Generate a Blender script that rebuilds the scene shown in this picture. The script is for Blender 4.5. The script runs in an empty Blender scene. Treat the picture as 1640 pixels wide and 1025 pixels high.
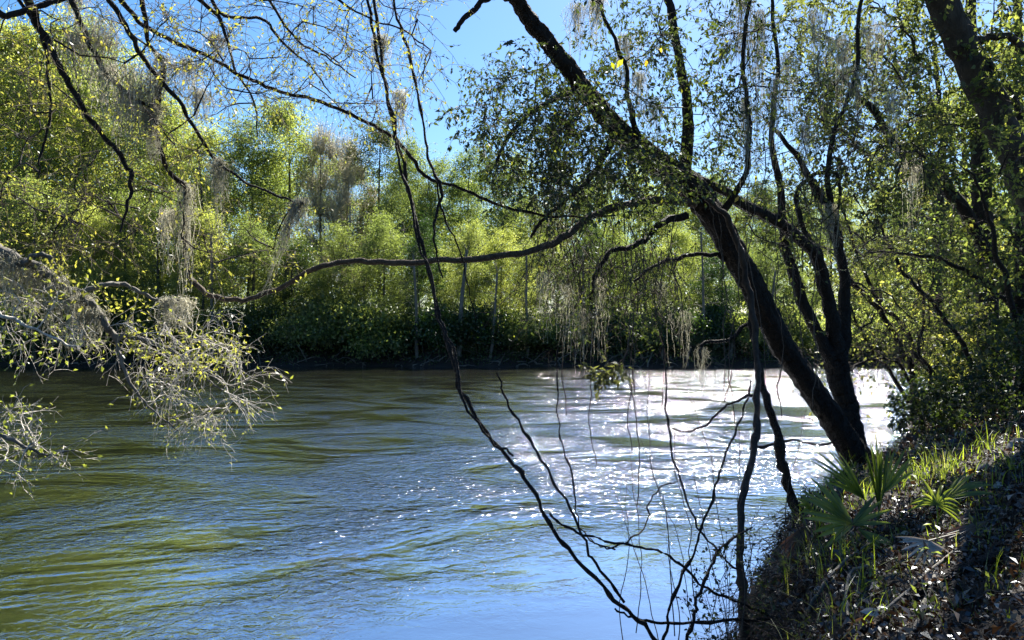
import bpy, math, random
import numpy as np
rng = np.random.default_rng(7)
random.seed(7)
SC = bpy.context.scene
COL = SC.collection
R = math.radians

# ------------------------------------------------------------------ camera, sky, sun
F = 1239.0
PITCH = math.atan((532 - 512.5) / F)
CAM = np.array([0.0, 0.0, 3.0])
cam_data = bpy.data.cameras.new('camera')
cam_data.sensor_width = 36.0
cam_data.lens = 36.0 * F / 1640.0
cam_data.clip_start = 0.05
cam_data.clip_end = 3000
cam = bpy.data.objects.new('camera', cam_data)
COL.objects.link(cam)
cam.location = CAM
cam.rotation_euler = (R(90) + PITCH, 0, 0)
SC.camera = cam

SUN_AZ, SUN_EL = R(24), R(48)
world = bpy.data.worlds.new('World')
SC.world = world
world.use_nodes = True
wn = world.node_tree.nodes
wl = world.node_tree.links
bg = wn['Background']
sky = wn.new('ShaderNodeTexSky')
sky.sky_type = 'NISHITA'
sky.sun_disc = False
sky.sun_elevation = SUN_EL
sky.sun_rotation = SUN_AZ
sky.air_density = 1.0
sky.dust_density = 0.5
sky.ozone_density = 3.0
shs = wn.new('ShaderNodeHueSaturation')
shs.inputs['Saturation'].default_value = 1.28
wl.new(sky.outputs[0], shs.inputs['Color'])
wl.new(shs.outputs[0], bg.inputs[0])
bg.inputs[1].default_value = 0.05
sd = bpy.data.lights.new('sun', 'SUN')
sd.energy = 5.0
sd.angle = R(0.55)
sd.color = (1.0, 0.95, 0.86)
sun = bpy.data.objects.new('sun', sd)
COL.objects.link(sun)
SUNDIR = np.array([math.sin(SUN_AZ) * math.cos(SUN_EL), math.cos(SUN_AZ) * math.cos(SUN_EL), math.sin(SUN_EL)])
from mathutils import Vector
sun.rotation_euler = Vector(SUNDIR).to_track_quat('Z', 'Y').to_euler()
sun.location = (8, 20, 40)
SC.view_settings.view_transform = 'Standard'
SC.view_settings.look = 'None'
SC.view_settings.exposure = 2.0
SC.view_settings.gamma = 1.0
SC.view_settings.use_curve_mapping = False
SC.render.engine = 'CYCLES'
SC.cycles.use_denoising = True
SC.cycles.max_bounces = 6
SC.cycles.diffuse_bounces = 3
SC.cycles.glossy_bounces = 3
SC.cycles.transmission_bounces = 3
SC.cycles.transparent_max_bounces = 4
SC.cycles.sample_clamp_indirect = 4.0
SC.cycles.caustics_reflective = False
SC.cycles.caustics_refractive = False

# ------------------------------------------------------------------ helpers
def P(px, py, d):
    """world point seen at photo pixel (px, py) at depth d metres ahead"""
    u, v = (px - 820.0) / F, (512.5 - py) / F
    c, s = math.cos(PITCH), math.sin(PITCH)
    y, z = c - s * v, s + c * v
    k = d / y
    return np.array([u * k, d, CAM[2] + z * k])

def norm(a):
    return a / (np.linalg.norm(a, axis=-1, keepdims=True) + 1e-9)

class Geo:
    def __init__(self):
        self.v, self.q, self.t, self.n = [], [], [], 0
    def add(self, v, q, tint=None):
        v = np.asarray(v, float).reshape(-1, 3)
        self.v.append(v)
        self.q.append(np.asarray(q, int).reshape(-1, 4) + self.n)
        if tint is None: tint = np.zeros(len(v))
        self.t.append(np.broadcast_to(np.asarray(tint, float), (len(v),)))
        self.n += len(v)
    def tubes(self, pts, rad, sides=4, tint=None):
        """batch of tubes; pts (B,m,3), rad (B,m)"""
        pts = np.asarray(pts, float); rad = np.asarray(rad, float)
        B, m, _ = pts.shape
        if B == 0: return
        tan = norm(np.gradient(pts, axis=1))
        ref = norm(rng.normal(size=(B, 1, 3)))
        u = norm(np.cross(tan, np.broadcast_to(ref, tan.shape)))
        w = np.cross(tan, u)
        a = np.arange(sides) * 2 * math.pi / sides
        ring = (pts[:, :, None, :] + rad[:, :, None, None] *
                (u[:, :, None, :] * np.cos(a)[None, None, :, None] + w[:, :, None, :] * np.sin(a)[None, None, :, None]))
        idx = np.arange(B * m * sides).reshape(B, m, sides)
        nx = np.roll(idx, -1, axis=2)
        q = np.stack([idx[:, :-1], nx[:, :-1], nx[:, 1:], idx[:, 1:]], -1)
        if tint is not None:
            tint = np.repeat(np.asarray(tint), m * sides)
        self.add(ring, q, tint)
    def leaves(self, c, d, n, L, W, tint=None, curl=0.15):
        """leaf quads: base c, direction d, face normal n"""
        N = len(c)
        if N == 0: return
        L = np.broadcast_to(L, (N,))[:, None]; W = np.broadcast_to(W, (N,))[:, None]
        d = norm(d); s = norm(np.cross(d, n)); n2 = np.cross(s, d)
        b = c
        tip = c + d * L - n2 * L * curl
        l = c + d * L * .48 + s * W * .5 + n2 * W * .18
        r = c + d * L * .48 - s * W * .5 + n2 * W * .18
        v = np.stack([b, l, tip, r], 1)
        q = np.arange(N * 4).reshape(N, 4)
        self.add(v, q, None if tint is None else np.repeat(tint, 4))
    def mesh(self, name, mat, origin=(0, 0, 0), smooth=True):
        v = np.concatenate(self.v) - np.asarray(origin); q = np.concatenate(self.q); t = np.concatenate(self.t)
        me = bpy.data.meshes.new(name)
        me.vertices.add(len(v)); me.vertices.foreach_set('co', v.astype(np.float32).ravel())
        me.loops.add(len(q) * 4); me.loops.foreach_set('vertex_index', q.astype(np.int32).ravel())
        me.polygons.add(len(q))
        me.polygons.foreach_set('loop_start', np.arange(0, len(q) * 4, 4, dtype=np.int32))
        me.polygons.foreach_set('loop_total', np.full(len(q), 4, np.int32))
        me.update(calc_edges=True)
        at = me.attributes.new('tint', 'FLOAT', 'POINT')
        at.data.foreach_set('value', t.astype(np.float32))
        if smooth: me.polygons.foreach_set('use_smooth', np.ones(len(q), bool))
        me.materials.append(mat)
        return me
    def build(self, name, mat, parent=None, smooth=True, **props):
        org = tuple(parent_world(parent)) if parent else (0, 0, 0)
        o = bpy.data.objects.new(name, self.mesh(name, mat, org, smooth))
        COL.objects.link(o)
        if parent: o.parent = parent
        for k, val in props.items(): o[k] = val
        return o

def parent_world(p):
    loc = np.array(p.location)
    while p.parent:
        p = p.parent; loc = loc + np.array(p.location)
    return loc

def thing(name, label, cat, loc=(0, 0, 0), group=None):
    o = bpy.data.objects.new(name, None)
    o.empty_display_size = .2
    COL.objects.link(o)
    o.location = tuple(float(a) for a in loc)
    o['label'] = label; o['category'] = cat
    if group: o['group'] = group
    return o

def tag(o, label, cat, group=None):
    o['label'] = label; o['category'] = cat
    if group: o['group'] = group
    return o

def catmull(pts, per=6, jitter=0.0):
    pts = np.asarray(pts, float)
    p = np.vstack([2 * pts[0] - pts[1], pts, 2 * pts[-1] - pts[-2]])
    out = []
    for i in range(1, len(p) - 2):
        t = np.linspace(0, 1, per, endpoint=False)[:, None]
        a, b, c, d = p[i - 1], p[i], p[i + 1], p[i + 2]
        out.append(.5 * (2 * b + (c - a) * t + (2 * a - 5 * b + 4 * c - d) * t ** 2 + (3 * b - a - 3 * c + d) * t ** 3))
    out.append(pts[-1][None])
    out = np.vstack(out)
    if jitter:
        j = rng.normal(size=(len(out), 3))
        j = (j + np.roll(j, 1, 0)) * .5
        e = np.minimum(1, np.minimum(np.arange(len(out)), np.arange(len(out))[::-1]) / 2.0)[:, None]
        w = out.shape[1]
        out[:, :3] += j * jitter * e
    return out

def pxpath(rows, jitter=0.01, per=6):
    """rows of (px, py, depth, width in photo pixels) -> points (n,3), radii (n)"""
    a = []
    for px, py, d, w in rows:
        p = P(px, py, d)
        a.append([*p, .5 * w * d / F])
    c = catmull(a, per, jitter)
    return c[:, :3], np.maximum(c[:, 3], .0012)

def addpath(g, pts, rad, sides=6, knots=0.0, tint=0.0):
    if knots:
        rad = rad * (1 + knots * rng.normal(size=len(rad)))
    g.tubes(pts[None], rad[None], sides, np.array([tint]))

def grow(skel, targets, rbase=.011, rtip=.002, step=.12, noise=.05, lift=.15, rmax=.03, up=(0, 0, 1)):
    """greedy branching: every target is joined to the nearest wood by a bent path"""
    nodes = np.array(skel); paths = []
    dist = np.min(np.linalg.norm(targets[:, None] - nodes[None], axis=2), axis=1)
    for i in np.argsort(dist):
        t = targets[i]
        dd = np.linalg.norm(nodes - t, axis=1)
        j = int(np.argmin(dd)); p0 = nodes[j]; L = dd[j]
        if L < step: continue
        n = max(4, int(L / step) + 1)
        s = np.linspace(0, 1, n)[:, None]
        side = rng.normal(size=3) * .25 * L
        c1 = p0 + (t - p0) * .35 + np.array(up) * lift * L + side * .6
        c2 = p0 + (t - p0) * .7 + np.array(up) * lift * L * .8 + side * .3
        pts = (1 - s) ** 3 * p0 + 3 * (1 - s) ** 2 * s * c1 + 3 * (1 - s) * s ** 2 * c2 + s ** 3 * t
        pts[1:-1] += rng.normal(size=(n - 2, 3)) * noise * min(L, 1) * .4
        r0 = min(rmax, rtip + rbase * L)
        rad = np.linspace(r0, rtip, n)
        paths.append((pts, rad))
        nodes = np.vstack([nodes, pts[1:]])
    return paths

def twigs(anchor, dirs, k, L, m=5, droop=.3, spread=.7, curl=.25):
    """k bent twigs per anchor -> (N*k, m, 3)"""
    N = len(anchor) * k
    a = np.repeat(anchor, k, axis=0); d = np.repeat(dirs, k, axis=0)
    d = norm(norm(d) + rng.normal(size=(N, 3)) * spread)
    ln = L * rng.uniform(.45, 1.15, N)
    pts = np.zeros((N, m, 3)); pts[:, 0] = a
    seg = (ln / (m - 1))[:, None]
    for i in range(1, m):
        d = norm(d + rng.normal(size=(N, 3)) * curl + np.array([0, 0, -droop]) / (m - 1))
        pts[:, i] = pts[:, i - 1] + d * seg
    return pts

def leaves_on(pts, per, L, W, jitter=.01, hang=.3, flat=.6, skip=1):
    """leaf base points and directions along twigs pts (B,m,3)"""
    B, m, _ = pts.shape
    bi = np.repeat(np.arange(B), per); N = len(bi)
    f = rng.uniform(skip * .5, m - 1.001, N); i = f.astype(int); fr = (f - i)[:, None]
    a = pts[bi, i]; b = pts[bi, np.minimum(i + 1, m - 1)]
    c = a + (b - a) * fr + rng.normal(size=(N, 3)) * jitter
    d = norm(b - a) + rng.normal(size=(N, 3)) * .8 + np.array([0, 0, -hang])
    n = rng.normal(size=(N, 3)) * (1 - flat) + np.array([0, 0, flat]) + rng.normal(size=(N, 3)) * .3
    s = rng.uniform(.45, 1.45, N)
    return c, d, n, L * s, W * s

def pol_sample(poly, n, d0, d1):
    """n world points inside a photo-pixel polygon at depths d0..d1"""
    poly = np.asarray(poly, float)
    lo, hi = poly.min(0), poly.max(0)
    out = []
    while len(out) < n:
        p = rng.uniform(lo, hi)
        x, y = poly[:, 0], poly[:, 1]; x2, y2 = np.roll(x, -1), np.roll(y, -1)
        c = ((y > p[1]) != (y2 > p[1])) & (p[0] < (x2 - x) * (p[1] - y) / (y2 - y + 1e-12) + x)
        if c.sum() % 2: out.append(P(p[0], p[1], rng.uniform(d0, d1)))
    return np.array(out)

# ------------------------------------------------------------------ materials
def newmat(name):
    m = bpy.data.materials.new(name); m.use_nodes = True
    nt = m.node_tree
    for n in list(nt.nodes):
        if n.type != 'OUTPUT_MATERIAL': nt.nodes.remove(n)
    return m, nt, nt.nodes, nt.links, [n for n in nt.nodes if n.type == 'OUTPUT_MATERIAL'][0]

def ramp(N, stops):
    r = N.new('ShaderNodeValToRGB')
    e = r.color_ramp.elements
    e[0].position, e[0].color = stops[0][0], (*stops[0][1], 1)
    e[1].position, e[1].color = stops[-1][0], (*stops[-1][1], 1)
    for p, c in stops[1:-1]:
        x = e.new(p); x.color = (*c, 1)
    return r

def leafmat(name, stops, trans=.5, gloss=.08, rough=.4, tboost=(1.7, 1.9, .9), var=.05):
    """stops: (tint, colour) list over the per-leaf tint attribute"""
    m, nt, N, L, out = newmat(name)
    at = N.new('ShaderNodeAttribute'); at.attribute_name = 'tint'
    rp = ramp(N, stops); L.new(at.outputs['Fac'], rp.inputs[0])
    oi = N.new('ShaderNodeObjectInfo')
    hs = N.new('ShaderNodeHueSaturation')
    mr = N.new('ShaderNodeMapRange'); mr.inputs[3].default_value = .5 - var; mr.inputs[4].default_value = .5 + var * .6
    L.new(oi.outputs['Random'], mr.inputs[0]); L.new(mr.outputs[0], hs.inputs['Hue'])
    mv = N.new('ShaderNodeMapRange'); mv.inputs[3].default_value = 1.2; mv.inputs[4].default_value = .75
    L.new(oi.outputs['Random'], mv.inputs[0]); L.new(mv.outputs[0], hs.inputs['Value'])
    L.new(rp.outputs[0], hs.inputs['Color'])
    df = N.new('ShaderNodeBsdfDiffuse'); L.new(hs.outputs[0], df.inputs[0])
    tr = N.new('ShaderNodeBsdfTranslucent')
    mx = N.new('ShaderNodeMix'); mx.data_type = 'RGBA'; mx.blend_type = 'MULTIPLY'; mx.inputs[0].default_value = 1
    mx.inputs[7].default_value = (*tboost, 1); L.new(hs.outputs[0], mx.inputs[6]); L.new(mx.outputs[2], tr.inputs[0])
    ms = N.new('ShaderNodeMixShader'); ms.inputs[0].default_value = trans
    L.new(df.outputs[0], ms.inputs[1]); L.new(tr.outputs[0], ms.inputs[2])
    gl = N.new('ShaderNodeBsdfGlossy'); gl.inputs['Roughness'].default_value = rough; gl.inputs[0].default_value = (.9, .95, 1, 1)
    m2 = N.new('ShaderNodeMixShader'); m2.inputs[0].default_value = gloss
    L.new(ms.outputs[0], m2.inputs[1]); L.new(gl.outputs[0], m2.inputs[2])
    L.new(m2.outputs[0], out.inputs[0])
    return m

def barkmat(name, c0, c1, scale=14, bump=.6, stretch=.25, rough=.85, bdist=.02):
    m, nt, N, L, out = newmat(name)
    tc = N.new('ShaderNodeTexCoord'); mp = N.new('ShaderNodeMapping')
    mp.inputs['Scale'].default_value = (1, 1, stretch)
    L.new(tc.outputs['Object'], mp.inputs[0])
    n1 = N.new('ShaderNodeTexNoise'); n1.inputs['Scale'].default_value = scale; n1.inputs['Detail'].default_value = 8; n1.inputs['Roughness'].default_value = .65
    L.new(mp.outputs[0], n1.inputs[0])
    vo = N.new('ShaderNodeTexVoronoi'); vo.inputs['Scale'].default_value = scale * 2.2; vo.feature = 'DISTANCE_TO_EDGE'
    L.new(mp.outputs[0], vo.inputs[0])
    rp = ramp(N, [(.3, c0), (.72, c1)]); L.new(n1.outputs[0], rp.inputs[0])
    ad = N.new('ShaderNodeMath'); ad.operation = 'ADD'; L.new(n1.outputs[0], ad.inputs[0]); L.new(vo.outputs[0], ad.inputs[1])
    b = N.new('ShaderNodeBump'); b.inputs['Strength'].default_value = bump; b.inputs['Distance'].default_value = bdist
    L.new(ad.outputs[0], b.inputs['Height'])
    p = N.new('ShaderNodeBsdfPrincipled'); p.inputs['Roughness'].default_value = rough
    p.inputs['Specular IOR Level'].default_value = .25
    L.new(rp.outputs[0], p.inputs['Base Color']); L.new(b.outputs[0], p.inputs['Normal'])
    L.new(p.outputs[0], out.inputs[0])
    return m

M = {}
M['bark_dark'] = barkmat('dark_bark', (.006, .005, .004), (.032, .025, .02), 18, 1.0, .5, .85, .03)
M['bark_trunk'] = barkmat('dark_trunk_bark', (.018, .015, .012), (.07, .06, .048), 12, .9, .3)  # even grey-brown bark, darker than the grey bark
M['bark_brown'] = barkmat('brown_bark', (.018, .013, .010), (.07, .05, .037), 26, .4)
M['bark_grey'] = barkmat('grey_bark', (.06, .055, .048), (.2, .185, .16), 10)
M['bark_pale'] = barkmat('lichened_pale_bark', (.3, .27, .23), (.72, .68, .6), 40, .4, 1)
M['bark_limb'] = barkmat('limb_bark', (.03, .022, .016), (.12, .09, .065), 30, .5, 1)
M['twig'] = barkmat('twig_bark', (.045, .034, .026), (.13, .10, .078), 60, .2, 1)
M['far_trunk'] = barkmat('far_trunk', (.03, .026, .02), (.09, .08, .065), 3, .3)
M['far_bark'] = barkmat('far_bark', (.07, .06, .05), (.2, .18, .15), 3, .3)
M['leaf_oak'] = leafmat('dark_evergreen_leaf', [(0, (.018, .028, .010)), (.8, (.045, .065, .018)), (1, (.16, .17, .03))], .45, .035, .5)
M['leaf_left'] = leafmat('spring_leaf', [(0, (.09, .105, .03)), (.6, (.18, .2, .05)), (1, (.3, .29, .07))], .55, .03)
M['leaf_yellow'] = leafmat('yellow_leaf', [(0, (.3, .27, .02)), (1, (.42, .34, .04))], .6, .03)
M['leaf_mid'] = leafmat('bank_leaf', [(0, (.05, .058, .026)), (.6, (.10, .115, .045)), (1, (.30, .30, .09))], .65, .02)
M['far_yellow'] = leafmat('far_yellow_green_leaf', [(0, (.12, .14, .05)), (.5, (.22, .24, .085)), (1, (.34, .34, .14))], .6, .02, var=.02)
M['far_green'] = leafmat('far_green_leaf', [(0, (.075, .095, .04)), (.5, (.155, .18, .07)), (1, (.26, .28, .12))], .6, .02, var=.025)
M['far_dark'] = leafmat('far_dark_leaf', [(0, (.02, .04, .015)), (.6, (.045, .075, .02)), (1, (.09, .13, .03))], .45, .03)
M['far_grey'] = leafmat('far_grey_twig', [(0, (.38, .35, .25)), (1, (.62, .58, .42))], .6, .02, var=.01, tboost=(1, 1, 1))
M['moss'] = leafmat('spanish_moss', [(0, (.38, .37, .31)), (1, (.74, .72, .63))], .6, .02, var=.01, tboost=(1.3, 1.3, 1.25))
M['litter'] = leafmat('dead_leaf_litter', [(0, (.014, .010, .007)), (.5, (.055, .037, .024)), (.85, (.15, .115, .08)), (1, (.33, .29, .24))], .25, .07, .35, (1.3, .9, .5), .01)
M['grass'] = leafmat('grass_blade', [(0, (.06, .085, .015)), (.7, (.2, .25, .03)), (1, (.34, .3, .14))], .6, .05)
M['palm'] = leafmat('palmetto_leaf', [(0, (.09, .125, .025)), (1, (.24, .27, .05))], .6, .03, .4, var=.02)
M['palm_dead'] = leafmat('dead_palmetto_leaf', [(0, (.34, .30, .24)), (1, (.55, .5, .42))], .3, .08, .4, (1.1, 1, .9), .01)
M['palm_brown'] = leafmat('brown_palmetto_leaf', [(0, (.07, .045, .025)), (1, (.2, .12, .06))], .3, .05, .5, (1.4, .9, .6), .01)
M['leaf_orange'] = leafmat('orange_fallen_leaf', [(0, (.32, .12, .025)), (1, (.5, .25, .04))], .35, .08, .4, (1.3, 1, .8), .01)
M['leaf_white'] = leafmat('pale_fallen_leaf', [(0, (.26, .24, .21)), (1, (.42, .4, .37))], .3, .06, .4, (1, 1, 1), .01)

def groundmat():
    m, nt, N, L, out = newmat('bank_soil')
    tc = N.new('ShaderNodeTexCoord')
    n1 = N.new('ShaderNodeTexNoise'); n1.inputs['Scale'].default_value = 1.2; n1.inputs['Detail'].default_value = 10; n1.inputs['Roughness'].default_value = .7
    n2 = N.new('ShaderNodeTexNoise'); n2.inputs['Scale'].default_value = 22; n2.inputs['Detail'].default_value = 8; n2.inputs['Roughness'].default_value = .75
    L.new(tc.outputs['Object'], n1.inputs[0]); L.new(tc.outputs['Object'], n2.inputs[0])
    r1 = ramp(N, [(.35, (.007, .005, .0035)), (.55, (.02, .014, .009)), (.75, (.05, .037, .025))])
    L.new(n2.outputs[0], r1.inputs[0])
    r2 = ramp(N, [(.45, (.5, .48, .45)), (.6, (1.1, 1.05, 1))]); L.new(n1.outputs[0], r2.inputs[0])
    mx = N.new('ShaderNodeMix'); mx.data_type = 'RGBA'; mx.blend_type = 'MULTIPLY'; mx.inputs[0].default_value = 1
    L.new(r1.outputs[0], mx.inputs[6]); L.new(r2.outputs[0], mx.inputs[7])
    # grassy green on the flat land beyond the far bank
    at = N.new('ShaderNodeAttribute'); at.attribute_name = 'tint'
    r3 = ramp(N, [(.35, (.04, .05, .015)), (.7, (.11, .12, .03))]); L.new(n1.outputs[0], r3.inputs[0])
    m2 = N.new('ShaderNodeMix'); m2.data_type = 'RGBA'; L.new(at.outputs['Fac'], m2.inputs[0])
    L.new(mx.outputs[2], m2.inputs[6]); L.new(r3.outputs[0], m2.inputs[7])
    b = N.new('ShaderNodeBump'); b.inputs['Strength'].default_value = .8; b.inputs['Distance'].default_value = .03
    L.new(n2.outputs[0], b.inputs['Height'])
    p = N.new('ShaderNodeBsdfPrincipled'); p.inputs['Roughness'].default_value = .9
    L.new(m2.outputs[2], p.inputs['Base Color']); L.new(b.outputs[0], p.inputs['Normal'])
    L.new(p.outputs[0], out.inputs[0])
    return m
M['ground'] = groundmat()

def watermat():
    m, nt, N, L, out = newmat('river_water')
    tc = N.new('ShaderNodeTexCoord')
    def nz(scale, detail, rough, stretch=(1, 1, 1), dist=0.0, rot=0):
        mp = N.new('ShaderNodeMapping'); mp.inputs['Scale'].default_value = stretch; mp.inputs['Rotation'].default_value = (0, 0, R(rot))
        L.new(tc.outputs['Object'], mp.inputs[0])
        n = N.new('ShaderNodeTexNoise'); n.inputs['Scale'].default_value = scale; n.inputs['Detail'].default_value = detail
        n.inputs['Roughness'].default_value = rough; n.inputs['Distortion'].default_value = dist
        L.new(mp.outputs[0], n.inputs[0]); return n.outputs[0]
    def math_(op, a, b):
        x = N.new('ShaderNodeMath'); x.operation = op
        for i, v in enumerate((a, b)):
            if isinstance(v, (int, float)): x.inputs[i].default_value = v
            else: L.new(v, x.inputs[i])
        return x.outputs[0]
    patch = nz(.15, 3, .6, (.8, 1.25, 1), 2.6, 12)
    mr = N.new('ShaderNodeMapRange'); mr.inputs[1].default_value = .38; mr.inputs[2].default_value = .62
    mr.inputs[3].default_value = .13; mr.inputs[4].default_value = 1.0
    L.new(patch, mr.inputs[0])
    # calmer close to the near bank
    sx = N.new('ShaderNodeSeparateXYZ'); L.new(tc.outputs['Object'], sx.inputs[0])
    near = N.new('ShaderNodeMapRange'); near.inputs[1].default_value = 7.5; near.inputs[2].default_value = 14
    near.inputs[3].default_value = .05; near.inputs[4].default_value = 1.0
    L.new(math_('SUBTRACT', sx.outputs[1], math_('MULTIPLY', sx.outputs[0], .8)), near.inputs[0])
    swift = N.new('ShaderNodeMapRange'); swift.inputs[1].default_value = -6; swift.inputs[2].default_value = 7
    swift.inputs[3].default_value = .48; swift.inputs[4].default_value = 1.6
    L.new(math_('SUBTRACT', sx.outputs[0], math_('MULTIPLY', sx.outputs[1], .08)), swift.inputs[0])
    amp = math_('MULTIPLY', math_('MULTIPLY', mr.outputs[0], near.outputs[0]), swift.outputs[0])
    fine = nz(6.5, 3, .62, (.9, 1.1, 1), .5, -8)
    mid = nz(2.0, 2, .5, (.9, 1.1, 1), .9, 14)
    big = nz(.45, 1, .5, (.7, 1.2, 1), .6, 20)
    h = math_('ADD', math_('MULTIPLY', fine, .08), math_('MULTIPLY', mid, .045))
    h = math_('MULTIPLY', h, amp)
    h = math_('ADD', h, math_('MULTIPLY', big, .03))
    b = N.new('ShaderNodeBump'); b.inputs['Strength'].default_value = 1.0; b.inputs['Distance'].default_value = 1.0
    L.new(h, b.inputs['Height'])
    df = N.new('ShaderNodeBsdfDiffuse'); df.inputs[0].default_value = (.014, .014, .007, 1)
    gl = N.new('ShaderNodeBsdfGlossy'); gl.inputs['Roughness'].default_value = .068; gl.inputs[0].default_value = (.9, .92, 1, 1)
    L.new(b.outputs[0], gl.inputs['Normal']); L.new(b.outputs[0], df.inputs['Normal'])
    fr = N.new('ShaderNodeFresnel'); fr.inputs['IOR'].default_value = 1.4; L.new(b.outputs[0], fr.inputs['Normal'])
    fm = N.new('ShaderNodeMapRange'); fm.inputs[1].default_value = .03; fm.inputs[2].default_value = .2
    fm.inputs[3].default_value = .12; fm.inputs[4].default_value = .88; L.new(fr.outputs[0], fm.inputs[0])
    ms = N.new('ShaderNodeMixShader'); L.new(fm.outputs[0], ms.inputs[0]); L.new(df.outputs[0], ms.inputs[1]); L.new(gl.outputs[0], ms.inputs[2])
    L.new(ms.outputs[0], out.inputs[0])
    return m
M['water'] = watermat()

# ------------------------------------------------------------------ terrain and river
CREST = np.array([(-400, -30), (-60, 0), (-25, 1.2), (-6, 1.6), (0, 1.9), (1.35, 3.3), (2.05, 5.2), (2.62, 7.0), (3.75, 8.9), (5.6, 11.2),
                  (8.6, 15.7), (13.5, 25), (21, 37), (33, 47), (62, 58), (130, 76), (500, 150)], float)
def near_d(x, y):
    """signed distance to the crest of the near bank, positive inland"""
    x = np.asarray(x, float); y = np.asarray(y, float)
    best = np.full(x.shape, 1e9); sg = np.ones(x.shape)
    for a, b in zip(CREST[:-1], CREST[1:]):
        ab = b - a; L2 = ab @ ab
        t = np.clip(((x - a[0]) * ab[0] + (y - a[1]) * ab[1]) / L2, 0, 1)
        dx, dy = x - (a[0] + t * ab[0]), y - (a[1] + t * ab[1])
        d = np.hypot(dx, dy)
        s = np.where(ab[0] * dy - ab[1] * dx < 0, 1.0, -1.0)
        u = d < best
        best = np.where(u, d, best); sg = np.where(u, s, sg)
    return best * sg
def sn(x, y, f, s=0):
    return (np.sin(x * f + 1.3 + s) * np.cos(y * f * 1.17 + s * 2.1) + .5 * np.sin(x * f * 2.3 + y * f * 1.9 + s) + .25 * np.sin(x * f * 4.7 - y * f * 5.1 + 2 * s)) / 1.75
def far_shore(x):
    return np.interp(x, [-400, -70, -40, -20, 0, 20, 32, 60, 130, 500], [120, 76, 70, 68, 67, 65, 68, 82, 102, 190]) + .8 * np.sin(np.asarray(x) * .35) + .4 * np.sin(np.asarray(x) * 1.1)
def gh(x, y):
    x = np.asarray(x, float); y = np.asarray(y, float)
    dn = near_d(x, y) + .12 * sn(x, y, 2.2) + .05 * sn(x, y, 6, 1)
    hn = np.interp(dn, [-3.5, -.8, -.55, -.25, .05, 1, 2, 3.5, 6, 30, 400], [-1.5, -.6, .2, .95, 1.35, 1.62, 2.05, 3.05, 4.0, 5.2, 8])
    df = y - far_shore(x)
    hf = np.interp(df, [-4, 0, 1, 3, 7, 12, 50, 400, 1500], [-1.5, -.02, .6, 1.5, 3.2, 4.3, 6.0, 10, 16])
    h = np.maximum(hn, hf)
    land = np.clip((h + .2) / 1.0, 0, 1)
    nb = np.clip((dn + 1) / .8, 0, 1) * np.clip((14 - dn) / 6, 0, 1)
    h = h + nb * (.05 * sn(x, y, 4.1, 5) + .035 * np.abs(sn(x, y, 9.3, 6)) + .02 * sn(x, y, 23, 7))
    return h + land * (.06 * sn(x, y, 1.7, 3) + .025 * sn(x, y, 5.3, 1) + .012 * sn(x, y, 14, 2))
def axis(segs):
    out = []
    for a, b, st in segs:
        out.append(np.arange(a, b, st))
    return np.concatenate(out + [[segs[-1][1]]])
gx = axis([(-1200, -200, 125), (-200, -60, 10), (-60, -6, 1.5), (-6, 0, .3), (0, 9, .07), (9, 20, .25), (20, 60, 1.2), (60, 200, 10), (200, 1200, 125)])
gy = axis([(-300, -30, 45), (-30, -2, 2), (-2, 2, .2), (2, 12, .07), (12, 24, .25), (24, 60, 1.5), (60, 84, .4), (84, 200, 8), (200, 1500, 100)])
X, Y = np.meshgrid(gx, gy)
Z = gh(X, Y)
nyy, nxx = X.shape
I = np.arange(nyy * nxx).reshape(nyy, nxx)
g = Geo()
grassy = np.clip((Y - far_shore(X) - 9) / 4, 0, 1)
g.add(np.stack([X, Y, Z], -1), np.stack([I[:-1, :-1], I[:-1, 1:], I[1:, 1:], I[1:, :-1]], -1), grassy.ravel())
g.build('ground', M['ground'], kind='structure')

def rough_axis(a, b, n, p=1):
    return a + (b - a) * np.linspace(0, 1, n) ** p
g = Geo()
wy = np.concatenate([[-40, -10, 0], rough_axis(2, 110, 240, 1.8), [160, 220]])
wx = np.concatenate([[-600, -200, -100], np.linspace(-60, 60, 260), [100, 200, 600]])
X, Y = np.meshgrid(wx, wy)
fade = np.clip((Y - 4) / 10, 0.2, 1)
Z = fade * (.005 * sn(X, Y, 1.1, 1) + .003 * sn(X, Y, 2.6, 4))
I = np.arange(X.size).reshape(X.shape)
g.add(np.stack([X, Y, Z], -1), np.stack([I[:-1, :-1], I[:-1, 1:], I[1:, 1:], I[1:, :-1]], -1))
g.build('river_water', M['water'], kind='structure')

g = Geo()  # small white flecks lying on the water surface
cc = []
for px, py, k_ in [(655, 945, 5), (670, 930, 4), (735, 888, 7), (785, 860, 8), (780, 915, 5), (795, 905, 4), (560, 905, 3), (700, 780, 4)]:
    d0 = F * 3 / (py - 532)
    p = P(px, py, d0)
    cc.append(p[None] * [1, 1, 0] + rng.normal(size=(k_, 3)) * [.012 * d0, .02 * d0, 0] + [0, 0, .012])
c = np.vstack(cc)
g.leaves(c, rng.normal(size=c.shape) * [1, 1, .1], np.array([0, 0, 1.]) + rng.normal(size=c.shape) * .2, rng.uniform(.0015, .004, len(c)) * c[:, 1], rng.uniform(.001, .0025, len(c)) * c[:, 1], rng.uniform(0, 1, len(c)))
tag(g.build('white_flecks', M['leaf_white'], smooth=False, kind='stuff'), 'small white flecks on the calm water', 'foam')

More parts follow.
